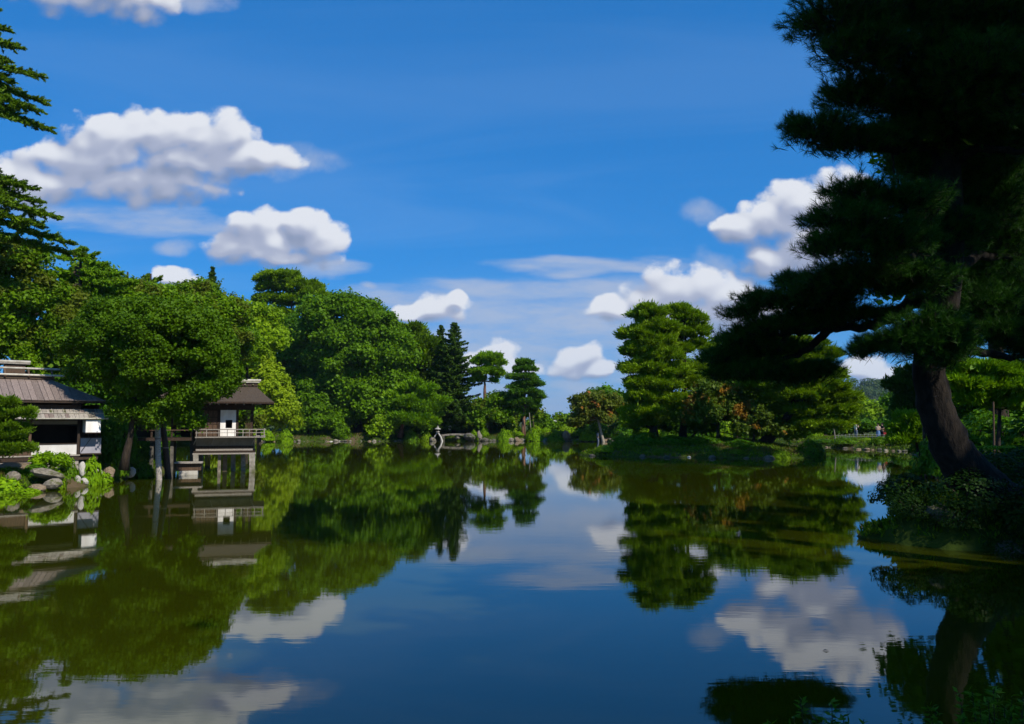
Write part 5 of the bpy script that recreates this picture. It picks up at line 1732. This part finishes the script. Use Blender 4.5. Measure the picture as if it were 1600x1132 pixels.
for (px_, py_, D, rx, h2, lab, sd) in ((1298, 1100, 6.4, 0.42, 0, 'leafy shrub tips at the bottom edge below the reflected cloud', 61), (1550, 1078, 6.9, 0.66, 0, 'leafy shrub in the bottom right corner', 62),
                                       (1450, 1120, 6.5, 0.40, 0, 'leafy shrub at the bottom edge left of the corner shrub', 63), (1215, 1128, 6.2, 0.35, 0, 'low shrub tips at the bottom edge', 64)):
    p = at(px_, py_, D)
    near_shrub(p.x, D, rx, 0.5, max(0.3, p.z - gz(p.x, D)), lab, sd)


# ------------------------------------------------------------------ ground cover on the banks
def ground_cover():
    rng = np.random.default_rng(21)
    pts = []
    for (x0, x1, y0, y1, n) in ((4, 28, 59, 84, 42000), (-30, -16, 28, 50, 22000), (8, 17, 5, 27, 60000), (-46, 12, 104, 124, 30000), (30, 46, 70, 100, 14000), (14, 34, 24, 62, 16000)):
        x = rng.uniform(x0, x1, n)
        y = rng.uniform(y0, y1, n)
        z = land(x, y)
        k_ = (z > 0.03)
        pts.append(np.stack([x, y, z], 1)[k_])
    P = np.concatenate(pts)
    # keep clear of the houses
    lx = (P[:, 0] - hc.x) * math.cos(TH) + (P[:, 1] - hc.y) * math.sin(TH)
    ly = -(P[:, 0] - hc.x) * math.sin(TH) + (P[:, 1] - hc.y) * math.cos(TH)
    P = P[~((lx > -9) & (lx < 1.5) & (ly > -0.2))]
    n = len(P)
    size = 0.12 + 0.10 * np.clip(P[:, 1] / 80, 0, 1.4)
    A = unit(np.array((0, 0, 1.0)) + rdir(rng, n) * 0.8)
    N = unit(np.cross(A, rdir(rng, n)))
    L = size * rng.uniform(0.7, 1.5, n)
    P = P + A * (L * 0.4)[:, None]
    tag(link('ground_cover', card_mesh('ground_cover', P, N, A, L, L * 0.35, rng), 'cover'), 'low grass and moss covering the banks', 'ground cover', kind='stuff')


ground_cover()

# ------------------------------------------------------------------ two-legged stone lantern and bridge
lp = at(684, 690, 111.2)
lan = empty('stone_lantern', (lp.x, 111.2, 0.0))
tag(lan, 'pale stone lantern on two curved legs, one standing in the water, by the stone bridge', 'lantern')
MB().tube([(0.55, -0.1, -0.5), (0.62, -0.1, 0.05), (0.42, -0.05, 0.6), (0.10, 0, 1.10), (0.0, 0, 1.22)], [0.13, 0.12, 0.11, 0.10, 0.09], 8).build('leg', 'stone_pale', lan, True)
MB().tube([(-0.52, 0.1, 0.42), (-0.40, 0.08, 0.75), (-0.12, 0.0, 1.12), (-0.02, 0, 1.22)], [0.11, 0.10, 0.09, 0.08], 8).build('leg', 'stone_pale', lan, True)
rock(lp.x - 0.62, 111.4, 0.12, 0.5, 0.45, 0.42, 'stone', i, 'rock under the short leg of the two-legged lantern')
MB().lathe([(0.16, 1.20), (0.30, 1.27), (0.30, 1.34), (0.2, 1.36)], 6).build('platform', 'stone_pale', lan)
fb = MB().lathe([(0.19, 1.362), (0.21, 1.50), (0.19, 1.66)], 6).build('fire_box', 'stone', lan)
MB().box(-0.07, 0.07, -0.215, -0.17, 1.43, 1.60).build('opening', 'interior', fb)
MB().lathe([(0.46, 1.665), (0.46, 1.71), (0.30, 1.80), (0.13, 1.93), (0.06, 1.96)], 6).build('cap', 'stone_pale', lan)
MB().lathe([(0.05, 1.962), (0.10, 2.02), (0.09, 2.09), (0.02, 2.16)], 8).build('finial', 'stone_pale', lan)
bp0, bp1 = at(690, 678, 112.4), at(736, 677, 112.0)
br = empty('stone_bridge', (bp0.x, 112.3, 0.0))
tag(br, 'low curved slab bridge over the inlet beside the stone lantern', 'bridge')
mb = MB()
ln = bp1.x - bp0.x
top, bot = [], []
vs, fs = [], []
for j in range(9):
    t = j / 8
    z = 0.92 + 0.14 * math.sin(math.pi * t)
    for (yy, zz) in ((-0.5, z - 0.24), (0.5, z - 0.24), (0.5, z), (-0.5, z)):
        vs.append((ln * t, yy, zz))
for j in range(8):
    for q in range(4):
        fs.append((4 * j + q, 4 * j + 4 + q, 4 * j + 4 + (q + 1) % 4, 4 * j + (q + 1) % 4))
fs += [(0, 1, 2, 3), (35, 34, 33, 32)]
mb.add(vs, fs).build('slab', 'stone', br)
for t in (0.04, 0.96):
    MB().box(ln * t - 0.28, ln * t + 0.28, -0.6, 0.6, -0.8, 0.70).build('abutment', 'stone_dark', br)

# low fence by the path on the right shore
fa, fb_ = at(1304, 684, 88.5), at(1400, 690, 84.5)
fe = empty('low_fence', (fa.x, fa.y, gz(fa.x, fa.y)))
tag(fe, 'low pale bamboo fence along the path on the right shore', 'fence')
nP = 17
for j in range(nP):
    t = j / (nP - 1)
    x, y = fa.x + (fb_.x - fa.x) * t, fa.y + (fb_.y - fa.y) * t
    z = gz(x, y) - fe.location.z
    MB().tube([(x - fa.x, y - fa.y, z - 0.1), (x - fa.x, y - fa.y, z + 0.55)], 0.035, 6).build('post', 'bamboo', fe)
for hgt2 in (0.28, 0.47):
    MB().tube([(fb_.x * t + fa.x * (1 - t) - fa.x, (fb_.y - fa.y) * t - 0.045, gz(fa.x + (fb_.x - fa.x) * t, fa.y + (fb_.y - fa.y) * t) - fe.location.z + hgt2) for t in [q / 12 for q in range(13)]], 0.022, 5).build('rail', 'bamboo', fe)
# props of the pines
for j, (px_, D, top_) in enumerate(((1443, 45.5, 1.9), (1453, 46.5, 2.0), (1464, 45.0, 2.2))):
    x = ray(px_, 656)[0] * D
    z0 = min(gz(x, D), -0.1) - 0.3
    o = empty('tree_prop', (x, D, z0))
    MB().tube([(0, 0, 0), (0.02, 0, 1.0), (0, 0, top_ + 1.0 - z0)], [0.10, 0.09, 0.08], 8).build('pole', 'wood_dark', o)
    tag(o, 'thin dark prop in the water under the pine at the right shore', 'prop', 'props under the dark pine on the right shore')
for (px_, py_, top_, D, lab, r, mt) in ((1552, 690, 628, 37.5, 'slender grey prop under the sunlit layered pine', 0.05, 'wood_brown'), (831, 682, 645, 112.5, 'pale slanting prop of the conical tiered pine', 0.07, 'bark_pale'),
                                    (836, 682, 648, 113.5, 'second dark slanting prop of the conical tiered pine', 0.06, 'wood_brown'), (1306, 690, 662, 86, 'thin white pole beside the man in white', 0.07, 'bark_pale')):
    a = at(px_, py_, D)
    b = at(px_ - (4 if D > 60 else 0), top_, D)
    a.z = gz(a.x, a.y) - 0.1
    o = empty('tree_prop', a)
    MB().tube([(0, 0, 0), (b - a) * 0.5, b - a], [r, r * 0.9, r * 0.8], 8).build('pole', mt, o)
    tag(o, lab, 'prop')


# ------------------------------------------------------------------ people
def skin_mesh(name, verts, edges, radii, mat, parent, root=0):
    me = bpy.data.meshes.new(name)
    me.from_pydata(verts, edges, [])
    o = link(name, me, mat, parent)
    md = o.modifiers.new('skin', 'SKIN')
    md.use_smooth_shade = True
    for j, r in enumerate(radii):
        sv = me.skin_vertices[0].data[j]
        sv.radius = (r, r) if not isinstance(r, tuple) else r
        sv.use_root = (j == root)
    sb = o.modifiers.new('sub', 'SUBSURF')
    sb.levels = 1
    sb.render_levels = 2
    return o


def person(px, D, h, rz, label, top_mat, leg_mat, arms='down', skirt=False, hair_len=0.0):
    x = ray(px, 656)[0] * D
    o = empty('person', (x, D, gz(x, D) - 0.02), rz)
    tag(o, label, 'person')
    k_ = h / 1.7
    sh, el, ha = {'down': ((0.19, 0, 1.40), (0.24, 0.03, 1.12), (0.25, -0.06, 0.86)), 'up': ((0.19, 0, 1.40), (0.24, -0.16, 1.18), (0.08, -0.28, 1.42)),
                  'front': ((0.19, 0, 1.40), (0.23, 0.0, 1.13), (0.10, -0.22, 1.08))}[arms]
    V = [(0, 0, 0.92), (0, 0.01, 1.10), (0, 0.01, 1.30), (0, 0.0, 1.42), (0, -0.01, 1.50), (0, -0.02, 1.60), (0, -0.015, 1.67)]
    E = [(0, 1), (1, 2), (2, 3), (3, 4), (4, 5), (5, 6)]
    Rd = [(0.13, 0.10), (0.12, 0.09), (0.15, 0.10), (0.10, 0.08), 0.05, (0.085, 0.10), (0.06, 0.07)]
    for s in (-1, 1):
        b = len(V)
        V += [(s * sh[0], sh[1], sh[2]), (s * el[0], el[1], el[2]), (s * ha[0], ha[1], ha[2]), (s * ha[0] * 0.96, ha[1] - 0.04, ha[2] - (0.09 if arms == 'down' else -0.05))]
        E += [(2, b), (b, b + 1), (b + 1, b + 2), (b + 2, b + 3)]
        Rd += [0.06, 0.045, 0.034, 0.03]
        b = len(V)
        V += [(s * 0.10, 0, 0.84), (s * 0.105, -0.02, 0.48), (s * 0.11, 0.02, 0.10), (s * 0.115, -0.03, 0.035), (s * 0.12, -0.16, 0.03)]
        E += [(0, b), (b, b + 1), (b + 1, b + 2), (b + 2, b + 3), (b + 3, b + 4)]
        Rd += [0.085, 0.06, 0.042, 0.04, 0.03]
    V = [tuple(c_ * k_ for c_ in v) for v in V]
    skin_mesh('body', V, E, [tuple(q * k_ for q in r) if isinstance(r, tuple) else r * k_ for r in Rd], 'skin', o)
    # top: trunk and upper arms
    TV = [(0, 0, 0.90), (0, 0.01, 1.10), (0, 0.01, 1.30), (0, 0.0, 1.43)]
    TE = [(0, 1), (1, 2), (2, 3)]
    TR = [(0.165, 0.13), (0.145, 0.115), (0.172, 0.125), (0.10, 0.09)]
    for s in (-1, 1):
        b = len(TV)
        TV += [(s * sh[0], sh[1], sh[2]), (s * (sh[0] * 0.35 + el[0] * 0.65), sh[1] * 0.35 + el[1] * 0.65, sh[2] * 0.35 + el[2] * 0.65)]
        TE += [(2, b), (b, b + 1)]
        TR += [0.085, 0.072]
    skin_mesh('top', [tuple(c_ * k_ for c_ in v) for v in TV], TE, [tuple(q * k_ for q in r) if isinstance(r, tuple) else r * k_ for r in TR], top_mat, o)
    if skirt:
        MB().lathe([(0.15 * k_, 1.0 * k_), (0.19 * k_, 0.85 * k_), (0.25 * k_, 0.45 * k_), (0.30 * k_, 0.12 * k_), (0.28 * k_, 0.12 * k_)], 14).build('skirt', leg_mat, o, True)
    else:
        LV, LE, LR = [(0, 0, 0.95)], [], [(0.165, 0.135)]
        for s in (-1, 1):
            b = len(LV)
            LV += [(s * 0.10, 0, 0.82), (s * 0.105, -0.02, 0.48), (s * 0.11, 0.02, 0.08)]
            LE += [(0, b), (b, b + 1), (b + 1, b + 2)]
            LR += [0.105, 0.08, 0.068]
        skin_mesh('trousers', [tuple(c_ * k_ for c_ in v) for v in LV], LE, [tuple(q * k_ for q in r) if isinstance(r, tuple) else r * k_ for r in LR], leg_mat, o)
    HV = [(0, 0.0, 1.685), (0, 0.035, 1.64), (0, 0.05, 1.56 - hair_len)]
    skin_mesh('hair', [tuple(c_ * k_ for c_ in v) for v in HV], [(0, 1), (1, 2)], [0.088 * k_, 0.098 * k_, 0.06 * k_], 'hair', o, 1)
    MB().lathe([(0.012, -0.02), (0.016, 0.0), (0.006, 0.03)], 6, (0, -0.118 * k_, 1.585 * k_)).build('nose', 'skin', o, True)
    return o


person(1336.5, 89.5, 1.72, 2.0, 'man in a white shirt and grey trousers holding something to his face on the path', 'cloth_white', 'cloth_grey', 'up')
person(1371.5, 86.0, 1.62, -0.3, 'woman in a pale top and long blue skirt standing left in the pair', 'cloth_beige', 'cloth_blue', 'front', True, 0.18)
pe = person(1378.0, 86.0, 1.70, -1.2, 'person in dark clothes standing right in the pair with a red bag', 'cloth_black', 'cloth_black', 'front', False, 0.1)
bgx = ray(1381, 656)[0] * 85.7
bag = empty('shoulder_bag', (bgx, 85.6, gz(bgx, 85.6) + 0.42))
MB().box(-0.14, 0.14, -0.06, 0.06, 0, 0.30).build('pouch', 'cloth_red', bag)
MB().tube([(-0.12, 0, 0.30), (-0.08, 0, 0.50), (0, 0, 0.62), (0.08, 0, 0.50), (0.12, 0, 0.30)], 0.012, 5).build('strap', 'cloth_red', bag)
tag(bag, 'red bag hanging beside the person in dark clothes', 'bag')
person(934, 108.5, 1.66, 0.8, 'person in grey blue clothes standing left of the cherry trunk', 'cloth_grey', 'cloth_grey', 'down')
person(866, 121.0, 1.35, 0.3, 'person in orange behind the widest clipped bush', 'cloth_orange', 'cloth_black', 'down')
pp = person(862.5, 122.0, 1.60, -0.4, 'person in dark clothes under a white parasol on the far bank', 'cloth_black', 'cloth_black', 'front')
px0 = ray(865, 656)[0] * 122
par = empty('parasol', (px0, 121.9, gz(px0, 121.9) + 1.05))
MB().lathe([(0.0, 0.98), (0.25, 0.93), (0.46, 0.80), (0.55, 0.66), (0.54, 0.66), (0.44, 0.785), (0.24, 0.91), (0.0, 0.96)], 12).build('canopy', 'cloth_white', par, True)
MB().tube([(0, 0, 0), (0, 0, 1.04)], 0.012, 6).build('shaft', 'wood_brown', par)
tag(par, 'open white parasol held up on the far bank', 'parasol')

# dry leaf floating on the reflected cloud
lf = at(1290, 1020, 10.6)
lo = MB().add([(-0.045, 0, 0.0), (0, -0.022, 0.012), (0.05, 0.0, 0.004), (0, 0.022, 0.012), (0, 0, 0.003)], [(0, 1, 4), (1, 2, 4), (2, 3, 4), (3, 0, 4)]).build('floating_leaf', 'stone_dark')
lo.location = (lf.x, 10.6, 0.004)
tag(lo, 'single dark leaf floating on the reflection of the cloud', 'leaf')


# ------------------------------------------------------------------ unseen trees added on the right to shade the near bank and the island
def shade_tree(x, y, h, r, label, seed, low=0.45):
    rng = np.random.default_rng(seed)
    g = gz(x, y)
    o = empty('shade_tree', (x, y, g - 0.1))
    ells = []
    for k_ in range(9):
        a = k_ * 2.4
        ells.append(((r * 0.55 * math.cos(a), r * 0.55 * math.sin(a), h * (low + (0.89 - low) / 8 * k_)), (r * 0.6, r * 0.6, r * 0.42)))
    link('crown', foliage('crown', ells, r * 0.26, 0.55, 0.36, rng, 0.8, fill=0.3), 'leaf_mid', o)
    mb = MB()
    trunk_mesh(mb, Vector(), [Vector((0, 0, 0)), Vector((0.2, 0.1, h * 0.5)), Vector((0, 0, h * 0.9))], 0.45, 0.1, random.Random(seed))
    mb.build('trunk', 'bark', o, True)
    return tag(o, label, 'tree')


for j, (x, y, h, r) in enumerate(((15.8, 11, 27, 4.8), (16.5, 5, 27, 3.2), (31.5, 9, 25, 6.0), (34, 14, 25, 6.5), (20, -4, 24, 6.0), (31, -4, 24, 6.5))):
    shade_tree(x, y, h, r, 'tall unseen tree added for shading the near right bank', 500 + j, 0.71 if j < 2 else 0.45)['group'] = 'unseen trees added for shading the near right bank'
for j, (x, y, h, r, lab) in enumerate(((28.5, 47, 27, 5.5, 'tall added shade-casting tree behind the old pine near the right shore'), (36, 52, 14.5, 3.8, 'added shade-casting tree farther back behind the old pine'), (43, 58, 12, 3.8, 'added shade-casting tree behind the old pine by the far right shore'))):  # trees added out of sight behind the old pine to shade the island
    shade_tree(x, y, h, r, lab, 520 + j, 0.36 if j == 0 else 0.5)
print('TRIS total', TRIS[0])

# ------------------------------------------------------------------ the air
hz = MB().box(-14200, 14200, -450, 14200, -2.6, 300).build('haze', None)
m, k = new_mat('haze')
vol = k.node('ShaderNodeVolumePrincipled')
vol.inputs['Color'].default_value = (0.55, 0.76, 1.0, 1)
vol.inputs['Density'].default_value = 0.00008
vol.inputs['Anisotropy'].default_value = 0.0
o_ = k.node('ShaderNodeOutputMaterial')
k.l.new(vol.outputs[0], o_.inputs['Volume'])
hz.data.materials.append(m)
tag(hz, 'thin bluish summer haze over the distance', 'haze', kind='stuff')
